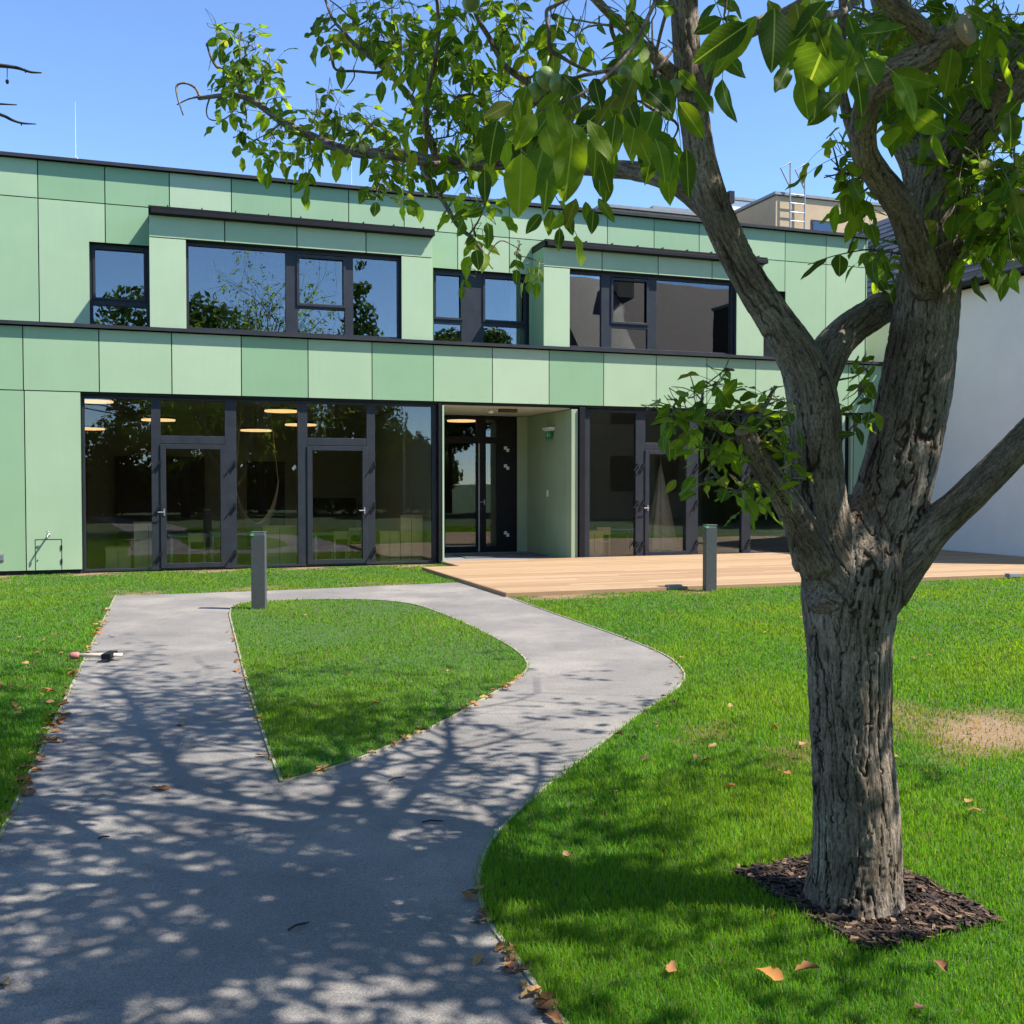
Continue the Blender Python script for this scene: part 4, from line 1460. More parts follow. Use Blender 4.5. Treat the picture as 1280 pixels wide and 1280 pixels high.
def grow(p, d, ln, r, lev):
    pts, rs = [p.copy()], [r]
    n = 5
    q = p.copy()
    for i in range(n):
        d = d + rng.normal(0, .16, 3) + np.array([0, 0, .05])
        d /= np.linalg.norm(d)
        q2 = q + d * ln / n
        if in_view(q2, 20, -12):
            d = d + np.array([0, 0, .9])
            d /= np.linalg.norm(d)
            q2 = q + d * ln / n
            if in_view(q2, 20, -12):
                break
        q = q2
        pts.append(q.copy())
        rs.append(max(.004, r * (1 - .55 * (i + 1) / n)))
        if lev > 0 and i >= 1:
            for _ in range(2 if lev > 1 else 1):
                a = rng.uniform(0, 2 * math.pi)
                side = np.cross(d, [0, 0, 1.])
                side /= np.linalg.norm(side) + 1e-6
                up = np.cross(side, d)
                nd_ = d * .55 + (side * math.cos(a) + up * math.sin(a)) * .85
                nd_ /= np.linalg.norm(nd_)
                grow(q, nd_, ln * rng.uniform(.5, .72), rs[-1] * .62, lev - 1)
    if len(pts) > 1:
        tb.tube(pts, rs, 7 if lev > 0 else 5)
        if lev <= 1:
            for i in range(1, len(pts)):
                crown_tips.append((pts[i], pts[i] - pts[i - 1], lev))


def start(spec, d, ln, r, lev):
    grow(P(*spec), np.array(d, float) / np.linalg.norm(d), ln, r, lev)


start((858, -200, 3.42), (-.5, .3, .8), 1.6, .034, 2)
start((845, -330, 3.40), (-.2, .8, .6), 1.7, .03, 2)
start((870, -480, 3.35), (.1, -.3, 1), 1.3, .02, 2)
start((1110, -260, 4.5), (.2, .8, .8), 1.8, .03, 2)
start((1110, -120, 4.42), (-.4, .8, .6), 1.7, .03, 2)
start((1110, -260, 4.5), (.12, .75, .62), 3.4, .045, 2)
start((1100, -200, 4.45), (-.28, .8, .62), 3.0, .04, 2)
start((1380, -150, 3.6), (.1, .85, .6), 3.0, .045, 2)
start((1370, -300, 3.6), (.4, .1, 1), 1.6, .045, 2)
start((1380, -150, 3.6), (.8, .4, .5), 1.5, .04, 2)
start((1000, -260, 4.3), (-.7, .4, .6), 1.7, .03, 2)
start((980, -200, 2.5), (-.6, -.5, .6), 1.4, .022, 2)
start((1530, 60, 3.2), (.6, -.3, .7), 1.5, .03, 2)
start((690, -60, 3.0), (-.7, -.2, .6), 1.3, .02, 2)
start((1060, -40, 3.1), (-.1, -.8, .6), 1.4, .02, 2)
start((1500, 150, 3.25), (.3, .7, .7), 1.7, .03, 2)
start((1370, -250, 3.6), (-.4, .3, .9), 1.7, .035, 2)
start((1375, -220, 3.6), (.3, -.6, .8), 1.6, .03, 2)
start((1350, -60, 3.6), (.6, .7, .6), 2.2, .035, 2)
start((1370, -300, 3.6), (.1, -.9, .5), 2.3, .035, 2)
start((1380, -150, 3.6), (.35, .9, .55), 3.4, .04, 2)
start((1370, -300, 3.6), (.5, .85, .45), 3.2, .04, 2)
start((1380, -150, 3.6), (.0, -1, .35), 2.0, .03, 2)

# ---- one continuous trunk skin
bm_src = MB()
for p, r in thick:
    bm_src.tube(p, r, 20)
src = bm_src.build('trunk_source', 'walnut_bark')
rm = src.modifiers.new('skin', 'REMESH')
rm.mode = 'VOXEL'
rm.voxel_size = .0050
sm = src.modifiers.new('soft', 'SMOOTH')
sm.factor = .5
sm.iterations = 6
dg = bpy.context.evaluated_depsgraph_get()
me = bpy.data.meshes.new_from_object(src.evaluated_get(dg))
bpy.data.objects.remove(src)
nv = len(me.vertices)
co = np.empty(nv * 3, np.float32)
me.vertices.foreach_get('co', co)
co = co.reshape(-1, 3).astype(float)
no = np.empty(nv * 3, np.float32)
me.vertices.foreach_get('normal', no)
no = no.reshape(-1, 3).astype(float)
# bark coordinates: offset from the nearest limb axis in a transported frame + length along it
best = np.full(nv, 1e9)
bark = np.zeros((nv, 3))
acc = 0.0
for li, (p, r) in enumerate(thick):
    t0 = np.gradient(p, axis=0)
    t0 /= np.linalg.norm(t0, axis=1)[:, None] + 1e-9
    s = np.concatenate([[0], np.cumsum(np.linalg.norm(np.diff(p, axis=0), axis=1))])
    e = np.zeros_like(p)
    pe = np.array([1., 0, 0])
    for i in range(len(p)):
        pe = pe - t0[i] * (pe @ t0[i])
        pe /= np.linalg.norm(pe) + 1e-9
        e[i] = pe
    g = np.cross(t0, e)
    lo, hi = p.min(0) - r.max() * 2 - .05, p.max(0) + r.max() * 2 + .05
    idx = np.where(((co > lo) & (co < hi)).all(1))[0]
    for c0 in range(0, len(idx), 40000):
        ids = idx[c0:c0 + 40000]
        q = co[ids]
        bd = np.full(len(ids), 1e9)
        bc = np.zeros((len(ids), 3))
        for i in range(len(p) - 1):
            ab = p[i + 1] - p[i]
            tt = np.clip(((q - p[i]) @ ab) / (ab @ ab + 1e-12), 0, 1)
            cc = p[i] + tt[:, None] * ab
            off = q - cc
            dd = np.linalg.norm(off, axis=1) - (r[i] * (1 - tt) + r[i + 1] * tt)
            m = dd < bd
            bd[m] = dd[m]
            bc[m, 0] = off[m] @ e[i]
            bc[m, 1] = off[m] @ g[i]
            bc[m, 2] = s[i] + tt[m] * (s[i + 1] - s[i])
        m = bd < best[ids]
        best[ids[m]] = bd[m]
        bark[ids[m]] = bc[m] + np.array([0, 0, li * 3.7])
disp = np.zeros(nv)
crack = np.zeros(nv)
rad = np.linalg.norm(bark[:, :2], axis=1)
for i in range(nv):
    b0, b1, b2 = bark[i]
    k = min(1.0, rad[i] / .13)
    wob = mnoise.noise((b0 * 16, b1 * 16, b2 * 6)) * .20 + mnoise.noise((b0 * 50, b1 * 50, b2 * 38)) * .15
    ws = min(1.0, .55 + .45 * k)
    e1_ = abs(mnoise.noise((b0 * 15 / ws + wob, b1 * 15 / ws - wob, b2 * 1.5 + 3)))
    e2_ = abs(mnoise.noise((b0 * 31 / ws + 7 - wob, b1 * 27 / ws + wob, b2 * 3.0 + 5)))
    gate = mnoise.noise((b0 * 8, b1 * 8, b2 * 4 + 11))
    c1 = max(0.0, 1 - e1_ / .070)
    c2 = max(0.0, 1 - e2_ / .070) * (.85 if gate < .25 else .35)
    cr = max(c1 * (1 if gate > -.3 else .45), c2)
    crack[i] = cr * (.6 + .4 * k)
    f = -cr * .0068 + mnoise.noise((b0 * 45, b1 * 45, b2 * 16)) * .0034 + mnoise.noise((b0 * 85, b1 * 85, b2 * 30)) * .0024
    disp[i] = f * (.22 + .78 * k) + mnoise.noise((b0 * 7, b1 * 7, b2 * 3.0)) * .007 * k
co2 = co + no * disp[:, None]
me.vertices.foreach_set('co', (co2 - TRUNK).astype(np.float32).ravel())
a = me.attributes.new('bark', 'FLOAT_VECTOR', 'POINT')
a.data.foreach_set('vector', bark.astype(np.float32).ravel())
a = me.attributes.new('crack', 'FLOAT', 'POINT')
a.data.foreach_set('value', crack.astype(np.float32))
me.polygons.foreach_set('use_smooth', np.ones(len(me.polygons), bool))
me.materials.clear()
me.materials.append(M['walnut_bark'])
me.update()
me.name = 'trunk'
trunk = bpy.data.objects.new('trunk', me)
col.objects.link(trunk)
trunk.parent = tree

# sawn end of the near limb and of the stub
for (c, nrm, r) in ((P(1207, 37, 2.815) - TRUNK, P(1207, 37, 2.815) - P(1194, 45, 2.84), .043), (P(930, 538, 3.428) - TRUNK, P(929, 536, 3.42) - P(933, 546, 3.434), .031)):
    nrm = nrm / np.linalg.norm(nrm)
    mb = MB()
    mb.tube([c - nrm * .006, c + nrm * .006], [r, r * .96], 16)
    mb.tube([c + nrm * .0062, c + nrm * .0075], [r * .55, r * .5], 12)
    mb.build('sawn_end', 'sawn_wood', tree)

# ------------------------------------------------------------------ leaves
LEAF = {k: [] for k in ('o', 'd', 'n', 'L', 'w', 'c', 'v', 'hi')}
pet = MB()


def leaflet(o, d, n, L, w=.5, c=None, hi=1):
    LEAF['o'].append(o)
    LEAF['d'].append(d)
    LEAF['n'].append(n)
    LEAF['L'].append(L)
    LEAF['w'].append(w)
    LEAF['c'].append(c)
    LEAF['hi'].append(hi)


GREENS = np.array([(.056, .112, .012), (.040, .086, .013), (.078, .140, .013), (.105, .175, .015), (.028, .064, .013)])


def leafcol(bias=0.0):
    c = GREENS[rng.integers(len(GREENS))] * rng.uniform(.95, 1.45) * np.array((1.08, 1, 1))
    if rng.random() < .06:
        c = np.array((.14, .16, .03))
    return c


def unit(v):
    return v / (np.linalg.norm(v) + 1e-9)


def compound(p, d, L, pairs=2, hi=1, droop=.6, wilt=0.0):
    d = unit(np.asarray(d, float))
    R = L * (1.0 + .75 * pairs)
    steps = 6
    pts = [p]
    q = p.copy()
    dd = d.copy()
    for i in range(steps):
        dd = unit(dd + np.array([0, 0, -droop / steps]) + rng.normal(0, .04, 3))
        q = q + dd * R / steps
        pts.append(q.copy())
    pts = np.array(pts)
    if hi:
        pet.tube(pts - TRUNK, np.linspace(max(.0016, L * .018), .0008, len(pts)), 4, False)
    side = unit(np.cross(dd, [0, 0, 1.]) + rng.normal(0, .15, 3))
    up = unit(np.cross(side, dd))
    c0 = leafcol()
    for k in range(pairs):
        t = .42 + .58 * (k / max(1, pairs)) * .95
        f = t * steps
        i = min(int(f), steps - 1)
        pp = pts[i] + (pts[i + 1] - pts[i]) * (f - i)
        for sg in (-1, 1):
            if rng.random() < .47:
                continue
            ld = unit(dd * rng.uniform(.3, .75) + side * sg * rng.uniform(.7, 1.0) + np.array([0, 0, -droop * rng.uniform(.2, .9)]) + rng.normal(0, .14, 3))
            ln = unit(up + rng.normal(0, .38, 3))
            leaflet(pp, ld, ln, L * rng.uniform(.72, 1.0) * (.8 + .2 * k), rng.uniform(.46, .58), c0 * rng.uniform(.9, 1.1), hi)
    leaflet(pts[-1], unit(dd + np.array([0, 0, -droop * .4]) + rng.normal(0, .12, 3)), unit(up + rng.normal(0, .35, 3)), L * rng.uniform(1.0, 1.25), rng.uniform(.48, .6), c0, hi)


anchors_p = np.concatenate([p for p, r in thick[1:9]] + [thick[-1][0]] + [p for p, r in thin])


def bunch(px, py, depth, spread, n, L, pairs=2, droop=.6, dd=.12, attach=True, spread_y=None):
    """a spray of compound leaves on fine twigs that leave the nearest branch"""
    c = P(px, py, depth)
    if attach:
        j = np.argmin(np.linalg.norm(anchors_p - c, axis=1))
        a0 = anchors_p[j]
        mid = (a0 + c) / 2 + rng.normal(0, .02, 3)
        cv = catmull([a0, mid, c], 4)
        tb.tube(cv, np.linspace(.0045, .0018, len(cv)), 5)
    for i in range(n):
        sx = rng.normal(0, spread * .55)
        sy = rng.normal(0, (spread_y or spread) * .55)
        dz = rng.normal(0, dd)
        q = P(px + sx, py + sy, depth + dz)
        dv = unit(q - c) * .8 + rng.normal(0, .45, 3)
        dv[2] -= .15
        st = q - unit(dv) * L * 1.2
        cv = catmull([c, (c + st) / 2 + rng.normal(0, .01, 3), st], 3)
        tb.tube(cv, np.linspace(.0020, .0012, len(cv)), 4, False)
        compound(st, dv, L, pairs, 1, droop)


# along the left end of the long branch
for a in ((300, 50, 5.85, 22, 5), (318, 62, 5.8, 22, 5), (302, 84, 5.8, 24, 6), (320, 100, 5.75, 22, 5), (335, 85, 5.75, 18, 4), (345, 122, 5.65, 18, 3), (292, 104, 5.8, 20, 4), (297, 140, 5.8, 12, 2), (302, 168, 5.8, 10, 2),
          (272, 36, 5.85, 8, 1), (350, 150, 5.55, 26, 6), (372, 165, 5.5, 24, 6), (340, 172, 5.55, 18, 3), (395, 140, 5.4, 24, 5), (418, 118, 5.4, 12, 2), (420, 152, 5.3, 24, 5), (440, 165, 5.2, 26, 6), (465, 158, 5.1, 26, 6), (480, 172, 5.1, 18, 4),
          (388, 196, 5.4, 12, 3), (322, 176, 5.6, 10, 1), (478, 215, 5.0, 16, 4), (470, 235, 5.0, 12, 2), (508, 232, 5.0, 12, 3), (505, 205, 4.95, 16, 3)):
    bunch(a[0], a[1], a[2], a[3] * .9, int(a[4] * 1.6 + .5), L=.083)
# upper middle mass
for a in ((412, 25, 5.1, 14, 3), (420, 45, 5.1, 12, 2), (440, 8, 5.0, 20, 4), (465, 20, 5.0, 24, 5), (490, 10, 4.9, 26, 6), (478, 45, 5.0, 20, 4), (500, 48, 4.9, 24, 5), (515, 25, 4.7, 26, 5), (498, 72, 4.9, 16, 3), (520, 70, 4.7, 22, 4),
          (540, 45, 4.5, 26, 5), (560, 20, 4.4, 30, 6), (585, 40, 4.3, 28, 5), (600, 8, 4.2, 30, 6), (625, 30, 4.1, 26, 5), (560, 80, 4.4, 26, 4), (590, 88, 4.3, 22, 4), (545, 105, 4.5, 22, 4), (525, 120, 4.7, 18, 3), (550, 140, 4.5, 24, 4),
          (575, 125, 4.4, 20, 4), (600, 130, 4.3, 22, 4), (625, 115, 4.2, 22, 4), (570, 165, 4.5, 22, 5), (595, 175, 4.4, 20, 4), (548, 182, 4.6, 14, 3), (610, 160, 4.3, 20, 4), (640, 60, 4.1, 18, 3), (655, 110, 4.0, 20, 3), (535, 160, 4.6, 14, 2),
          (580, 215, 4.5, 18, 3), (600, 258, 4.36, 18, 4), (590, 285, 4.36, 12, 2), (648, 12, 4.0, 20, 3), (690, 20, 3.4, 22, 3), (720, 48, 3.3, 20, 3)):
    bunch(a[0], a[1], a[2], a[3], int(a[4] * 1.45 + .5), L=.084)
# wilted pale tuft on the hanging twig
for a in ((650, 305, 4.28, 7, 2), (660, 322, 4.28, 9, 3), (586, 335, 4.3, 4, 1)):
    bunch(*a, L=.055, droop=1.6)
# big leaves hanging close to the camera
anchors_near = []
nearb = limb([(1085, -30, 2.7, 5), (960, -80, 2.4, 4.0), (850, -40, 2.1, 3), (790, 60, 1.95, 2.2), (735, 112, 1.85, 1.8), (672, 140, 1.75, 1.2)], 5)
tb.tube(*nearb, 8)
nearc = limb([(1085, -30, 2.7, 6), (1060, 10, 2.3, 5), (1020, 20, 2.0, 4), (975, 15, 1.8, 3), (930, 30, 1.7, 2)], 5)
tb.tube(*nearc, 8)
neard = limb([(850, -40, 2.1, 2.6), (826, 40, 2.3, 2.2), (818, 90, 2.4, 1.8), (822, 140, 2.4, 1.2)], 5)
tb.tube(*neard, 8)
anchors_p = np.concatenate([anchors_p, nearb[0], nearc[0], neard[0]])


def single(px, py, depth, ang, Lpx, w=.55, tilt=.25, c=None, roll=0.0):
    """one big leaflet seen nearly flat: tip direction given in the picture plane"""
    o = P(px, py, depth)
    a = math.radians(ang)
    d = np.array([math.cos(a), rng.uniform(-.3, .3), math.sin(a)])
    n = np.array([roll, -1.0, tilt]) + rng.normal(0, .12, 3)
    leaflet(o, unit(d), unit(n), .93 * Lpx * depth / 1280, w, leafcol() * .70 if c is None else np.array(c), 2)  # default colour darkened: the crown's shade is put into it


for a in ((652, 192, 1.62, -92, 82, .56), (622, 150, 1.70, -105, 58, .58), (690, 128, 1.75, -80, 60, .5), (716, 168, 1.66, -96, 88, .52), (712, 150, 1.68, -68, 62, .42), (735, 150, 1.72, -62, 74, .32), (668, 142, 1.72, -120, 52, .55),
          (742, 98, 1.8, -78, 46, .5), (765, 96, 1.82, -50, 52, .5), (640, 128, 1.78, -150, 44, .55), (700, 118, 1.78, -140, 46, .5), (780, 118, 1.9, -70, 50, .5), (808, 112, 1.95, -45, 48, .5), (826, 110, 2.0, -80, 56, .48),
          (858, 186, 2.0, -88, 64, .36), (870, 110, 2.0, -60, 44, .5), (795, 150, 1.95, -100, 52, .5), (682, 158, 1.75, -75, 50, .6), (752, 200, 1.9, -75, 44, .5), (760, 220, 2.0, -95, 36, .5), (606, 212, 2.1, -90, 46, .42), (815, 190, 2.2, -100, 42, .5)):
    single(*a)
for a in ((690, 262, 2.4, -100, 34, .5), (676, 268, 2.4, -125, 36, .45), (705, 262, 2.4, -70, 36, .45), (720, 248, 2.3, -110, 42, .45), (732, 252, 2.3, -80, 34, .4), (700, 285, 2.4, -95, 34, .4), (748, 248, 2.2, -60, 42, .35), (742, 262, 2.2, -95, 34, .5)):
    single(*a)
bunch(688, 250, 2.35, 14, 1, .075)
for _ in range(24):
    px_, py_ = rng.uniform(608, 850), rng.uniform(85, 185)
    single(px_, py_, rng.uniform(1.75, 2.2), rng.uniform(-140, -45), rng.uniform(40, 66), rng.uniform(.42, .58), rng.uniform(-.2, .4), None, rng.uniform(-.5, .5))
for a in ((780, 60, 2.4, 22, 2), (815, 25, 2.4, 20, 2), (835, 50, 2.6, 14, 1), (790, 15, 2.4, 22, 3), (815, 110, 2.4, 20, 2), (795, 130, 2.3, 22, 3), (760, 150, 2.1, 22, 2), (840, 150, 2.6, 16, 2), (760, 10, 2.5, 22, 3), (690, 160, 2.0, 24, 2), (640, 160, 2.1, 22, 2), (835, 185, 2.6, 14, 1), (735, 125, 2.1, 24, 2)):
    bunch(*a, L=.085, droop=.9, pairs=1)
# top right, close
for a in ((935, 30, 1.62, -150, 84, .46), (945, 20, 1.66, -125, 100, .28), (968, 10, 1.6, -92, 84, .52), (1004, 45, 1.62, -150, 56, .75), (1040, 30, 1.6, -108, 95, .72), (1002, 95, 1.6, -75, 56, .6), (985, 85, 1.66, -118, 46, .5), (1022, 100, 1.64, -95, 52, .6),
          (1050, 115, 1.66, -135, 60, .5), (1015, 20, 1.58, -60, 62, .32), (1060, 20, 1.7, -70, 66, .3), (995, 5, 1.62, -80, 46, .7), (1075, 40, 1.7, -110, 52, .55), (1032, 2, 1.6, -130, 60, .5), (1056, 60, 1.7, -85, 58, .4), (1070, 90, 1.75, -80, 56, .45), (960, 0, 1.7, -60, 40, .5)):
    single(*a)
for a in ((905, 20, 2.4, 22, 2), (1010, -5, 2.2, 26, 3), (1050, -5, 2.2, 24, 2), (1060, 60, 2.6, 22, 2)):
    bunch(*a, L=.095)
# foliage behind and right of the main stem
for a in ((1090, 20, 3.4, 26, 4), (1120, 40, 3.6, 26, 4), (1180, 20, 3.6, 28, 4), (1215, 10, 3.6, 26, 4), (1140, 110, 3.2, 20, 3), (1235, 50, 3.8, 26, 5), (1262, 25, 3.7, 24, 4), (1150, 70, 3.4, 20, 3), (1180, 90, 3.5, 20, 2), (1160, 15, 3.2, 24, 3), (1260, 70, 3.8, 20, 3), (1100, 60, 3.2, 22, 4), (1130, 15, 3.1, 24, 4), (1185, 60, 3.3, 22, 4), (1210, 90, 3.6, 18, 3), (1240, 10, 3.3, 26, 4), (1200, 30, 3.2, 24, 4), (1130, 130, 3.4, 16, 3), (1075, 30, 3.3, 22, 3)):
    bunch(a[0], a[1], a[2], a[3], a[4] + 2, L=.092)
for a in ((1112, 92, 2.9, -20, 60, .45, -.6, (.10, .17, .02)), (1138, 142, 2.95, -20, 62, .5, -.5, (.10, .17, .02)), (1126, 110, 2.9, -95, 34, .5, -.3, (.10, .17, .02)), (1190, 60, 2.8, -95, 62, .5), (1205, 10, 2.7, -30, 36, .6), (1192, 12, 2.7, -110, 26, .7), (1160, 118, 2.9, -35, 46, .42), (1225, 70, 2.9, -85, 44, .5), (1275, 125, 2.6, -130, 44, .5), (1262, 140, 2.6, -90, 48, .6)):
    single(*a)
for a in ((1215, 190, 3.6, 22, 4), (1240, 210, 3.6, 24, 5), (1268, 190, 3.5, 24, 4), (1258, 240, 3.5, 24, 5), (1230, 255, 3.6, 22, 4), (1212, 275, 3.7, 20, 3), (1275, 225, 3.4, 20, 3), (1245, 290, 3.5, 20, 4), (1270, 285, 3.4, 20, 4), (1240, 160, 3.6, 20, 3), (1210, 240, 3.8, 16, 2), (1225, 225, 3.7, 22, 4), (1255, 265, 3.6, 22, 4), (1272, 255, 3.5, 20, 4), (1222, 290, 3.7, 18, 3), (1265, 205, 3.6, 20, 4)):
    bunch(a[0], a[1], a[2], a[3], a[4] + 2, L=.090)
for a in ((1038, 172, 3.5, 10, 2), (1058, 190, 3.5, 14, 3), (1055, 212, 3.5, 14, 3), (1066, 225, 3.5, 14, 3), (1076, 240, 3.5, 12, 3), (1070, 200, 3.5, 14, 3), (1085, 260, 3.6, 12, 2), (1064, 240, 3.5, 10, 1), (1098, 300, 3.9, 14, 3), (1100, 320, 3.9, 14, 4), (1108, 338, 3.9, 12, 3), (1090, 310, 3.9, 10, 2)):
    bunch(*a, L=.075)
for a in ((1034, 323, 3.6, 210, 46, .22, .9), (1050, 318, 3.6, -95, 32, .72), (1165, 290, 3.4, -80, 20, .6)):
    single(*a)
# sprays from the stub, in front of the windows
for a in ((905, 463, 3.34, 10, 1), (890, 482, 3.35, 16, 3), (868, 490, 3.36, 16, 3), (845, 500, 3.38, 14, 2), (822, 503, 3.38, 10, 1), (858, 520, 3.38, 18, 4), (880, 528, 3.38, 18, 4), (900, 520, 3.38, 16, 3), (835, 530, 3.38, 10, 1),
          (885, 560, 3.38, 16, 3), (890, 585, 3.38, 12, 2), (880, 600, 3.38, 8, 1), (925, 530, 3.4, 16, 3), (945, 525, 3.4, 16, 3), (960, 505, 3.4, 16, 3), (968, 488, 3.4, 12, 2), (975, 525, 3.42, 16, 4), (970, 545, 3.42, 16, 4), (980, 565, 3.42, 14, 3),
          (985, 590, 3.42, 10, 2), (940, 612, 3.38, 12, 2), (925, 610, 3.38, 10, 2), (942, 632, 3.38, 12, 2), (905, 607, 3.38, 6, 1), (958, 635, 3.38, 8, 1), (1082, 462, 3.6, 8, 1), (1072, 488, 3.6, 10, 2), (1086, 500, 3.6, 8, 1), (1068, 524, 3.56, 9, 1)):
    bunch(a[0], a[1], a[2], a[3] * 1.25, a[4] + 1, L=.068, pairs=1, dd=.06, droop=.25)
for a in ((905, 490, 3.32, -60, 26, .75), (925, 510, 3.34, -10, 22, .5), (868, 515, 3.32, -150, 34, .5), (862, 540, 3.32, -125, 30, .55), (845, 555, 3.32, -95, 22, .6), (845, 600, 3.34, -130, 22, .5), (1046, 543, 3.5, 0, 24, .42), (1066, 517, 3.5, -50, 17, .7), (900, 570, 3.34, -10, 24, .7)):
    single(*a)

# the crown out of the picture
for (p, d, lev) in crown_tips:
    for _ in range(1):
        if rng.random() < .08:
            continue
        dv = unit(d) * .5 + rng.normal(0, .6, 3)
        q = np.asarray(p) + rng.normal(0, .06, 3)
        if in_view(q + unit(dv) * .12 + np.array([0, 0, -.1]), 150, -130):
            continue
        compound(q, dv, .10, 3, 0, .7)


def build_leaves(name, sel, rows, parent, mat):
    """curved, folded leaflets from the table above"""
    o = np.array([LEAF['o'][i] for i in sel]) - (TRUNK if parent is tree else 0)
    d = np.array([LEAF['d'][i] for i in sel])
    n = np.array([LEAF['n'][i] for i in sel])
    L = np.array([LEAF['L'][i] for i in sel])
    wd = np.array([LEAF['w'][i] for i in sel])
    c = np.array([LEAF['c'][i] for i in sel])
    n = n - d * (n * d).sum(1)[:, None]
    n /= np.linalg.norm(n, axis=1)[:, None] + 1e-9
    s = np.cross(d, n)
    K = len(sel)
    ts = np.linspace(0, 1, rows + 1)
    prof = np.sin(np.pi * np.clip(ts, 0, 1) ** .82) ** .80
    prof[0] = .05
    prof[-1] = .02
    flat_ = .45 if rows >= 10 else 1.0
    curl = rng.normal(.10, .28 * flat_, K)
    fold = rng.uniform(-.1, .6, K) * flat_
    wav = rng.uniform(0, 6.28, K)
    wam = rng.uniform(.0, .09, K)
    us = [-1, -.55, 0, .55, 1] if rows >= 7 else [-1, 0, 1]
    nu = len(us)
    V = np.zeros((K, rows + 1, nu, 3))
    UVv = np.zeros((K, rows + 1, nu, 3))
    for i, t in enumerate(ts):
        ax = o + d * (L * t)[:, None] - n * (curl * L * t * t)[:, None]
        for j, u in enumerate(us):
            hw = L * wd * .5 * prof[i]
            hgt = np.abs(u) * hw * fold + wam * L * np.sin(t * 11 + wav + (u > 0) * 2.0) * abs(u) ** 2 * (prof[i] > .3)
            V[:, i, j] = ax + s * (hw * u)[:, None] + n * hgt[:, None]
            UVv[:, i, j] = (u * max(prof[i], .1), t, 0)
    faces = []
    for i in range(rows):
        for j in range(nu - 1):
            faces.append((i * nu + j, i * nu + j + 1, (i + 1) * nu + j + 1, (i + 1) * nu + j))
    faces = np.array(faces)
    per = (rows + 1) * nu
    F = (faces[None] + (np.arange(K) * per)[:, None, None]).reshape(-1)
    C = np.repeat(c, per, axis=0)
    return np_mesh(name, V.reshape(-1, 3), F, np.full(K * len(faces), 4), mat, parent, True, C, UVv.reshape(-1, 3))


hi = np.array(LEAF['hi'])
# all leaves of the tree form its crown; near ones get a finer blade
build_leaves('crown', np.where(hi == 2)[0], 10, tree, 'walnut_leaf')
build_leaves('crown', np.where(hi == 1)[0], 6, tree, 'walnut_leaf')
build_leaves('crown', np.where(hi == 0)[0], 4, tree, 'walnut_leaf')
print('leaflets', [(k, int((hi == k).sum())) for k in (0, 1, 2)])
pet.build('leaf_stalks', 'walnut_husk', tree)
tb.v = [tuple(np.array(v) - TRUNK) for v in tb.v]
br = tb.build('branches', 'walnut_bark', tree, smooth=True)
a = br.data.attributes.new('bark', 'FLOAT_VECTOR', 'POINT')
a.data.foreach_set('vector', np.array(tb.v, np.float32).ravel())
for (x, y, d, r) in ((682, 97, 1.95, 12), (697, 105, 1.93, 11), (668, 115, 1.97, 10), (781, 92, 2.1, 9), (589, 2, 3.0, 11), (843, 108, 2.25, 8), (461, 38, 5.0, 3)):
    c = P(x, y, d) - TRUNK
    R = r * d / 1280
    mb = MB()
    th = np.linspace(0, math.pi, 12)
    mb.tube([c + np.array([0, 0, 1.12 * R * math.cos(t)]) for t in th], [max(R * math.sin(t), .0006) for t in th], 16)
    mb.tube([c + np.array([0, 0, R * 1.1]), c + np.array([R * .3, 0, R * 2.2])], R * .12, 5)
    mb.build('walnut', 'walnut_husk', tree, smooth=True)

# ------------------------------------------------------------------ a second tree, whose bare twig ends reach in from the left
t2b = np.array([-5.2, 6.4, 0.])
lt = empty('bare_twig_tree', t2b)
tag(lt, 'tree beyond the left edge whose bare dark twig ends show against the sky', 'tree')
mb = MB()
mb.tube([(0, 0, -.1), (.02, 0, .8), (.05, .05, 1.8), (.15, .1, 2.8), (.3, .1, 3.6)], [.13, .10, .085, .07, .05], 12)
mb.build('trunk', 'twig_dark', lt, smooth=True)
mb = MB()
r0 = np.array([.3, .1, 3.6])
for sp in ([(-160, 70, 5.6, 5), (-60, 78, 5.5, 4), (0, 82, 5.4, 2.6), (22, 85, 5.4, 2.0), (38, 90, 5.4, 1.5), (52, 91, 5.4, .8)], [(-120, 125, 5.6, 4), (-40, 128, 5.5, 2), (0, 130, 5.4, 1.2), (21, 131, 5.4, .7)],
           [(-120, 125, 5.6, 5), (-40, 132, 5.5, 3.6), (0, 143, 5.4, 2.3), (15, 150, 5.4, 1.9), (28, 154, 5.4, 1.4), (45, 155, 5.4, .7)], [(9, 84, 5.4, .5), (9, 98, 5.4, .4)], [(31, 86, 5.4, 1.0), (32, 91, 5.4, .7)], [(26, 153, 5.4, .9), (27, 157, 5.4, .6)]):
    p, r = limb(sp, 4)
    mb.tube(p - t2b, r, 6)
    if sp[0][0] < 0:
        mb.tube([r0, (r0 + p[0] - t2b) / 2 + np.array([0, 0, .1]), p[0] - t2b], [.03, .02, r[0]], 8)
c = P(9, 102, 5.4) - t2b
th = np.linspace(0, math.pi, 8)
mb.tube([c + np.array([0, 0, .013 * math.cos(t)]) for t in th], [max(.009 * math.sin(t), .0005) for t in th], 8)
for k in range(14):
    pass
mb.build('branches', 'twig_dark', lt, smooth=True)

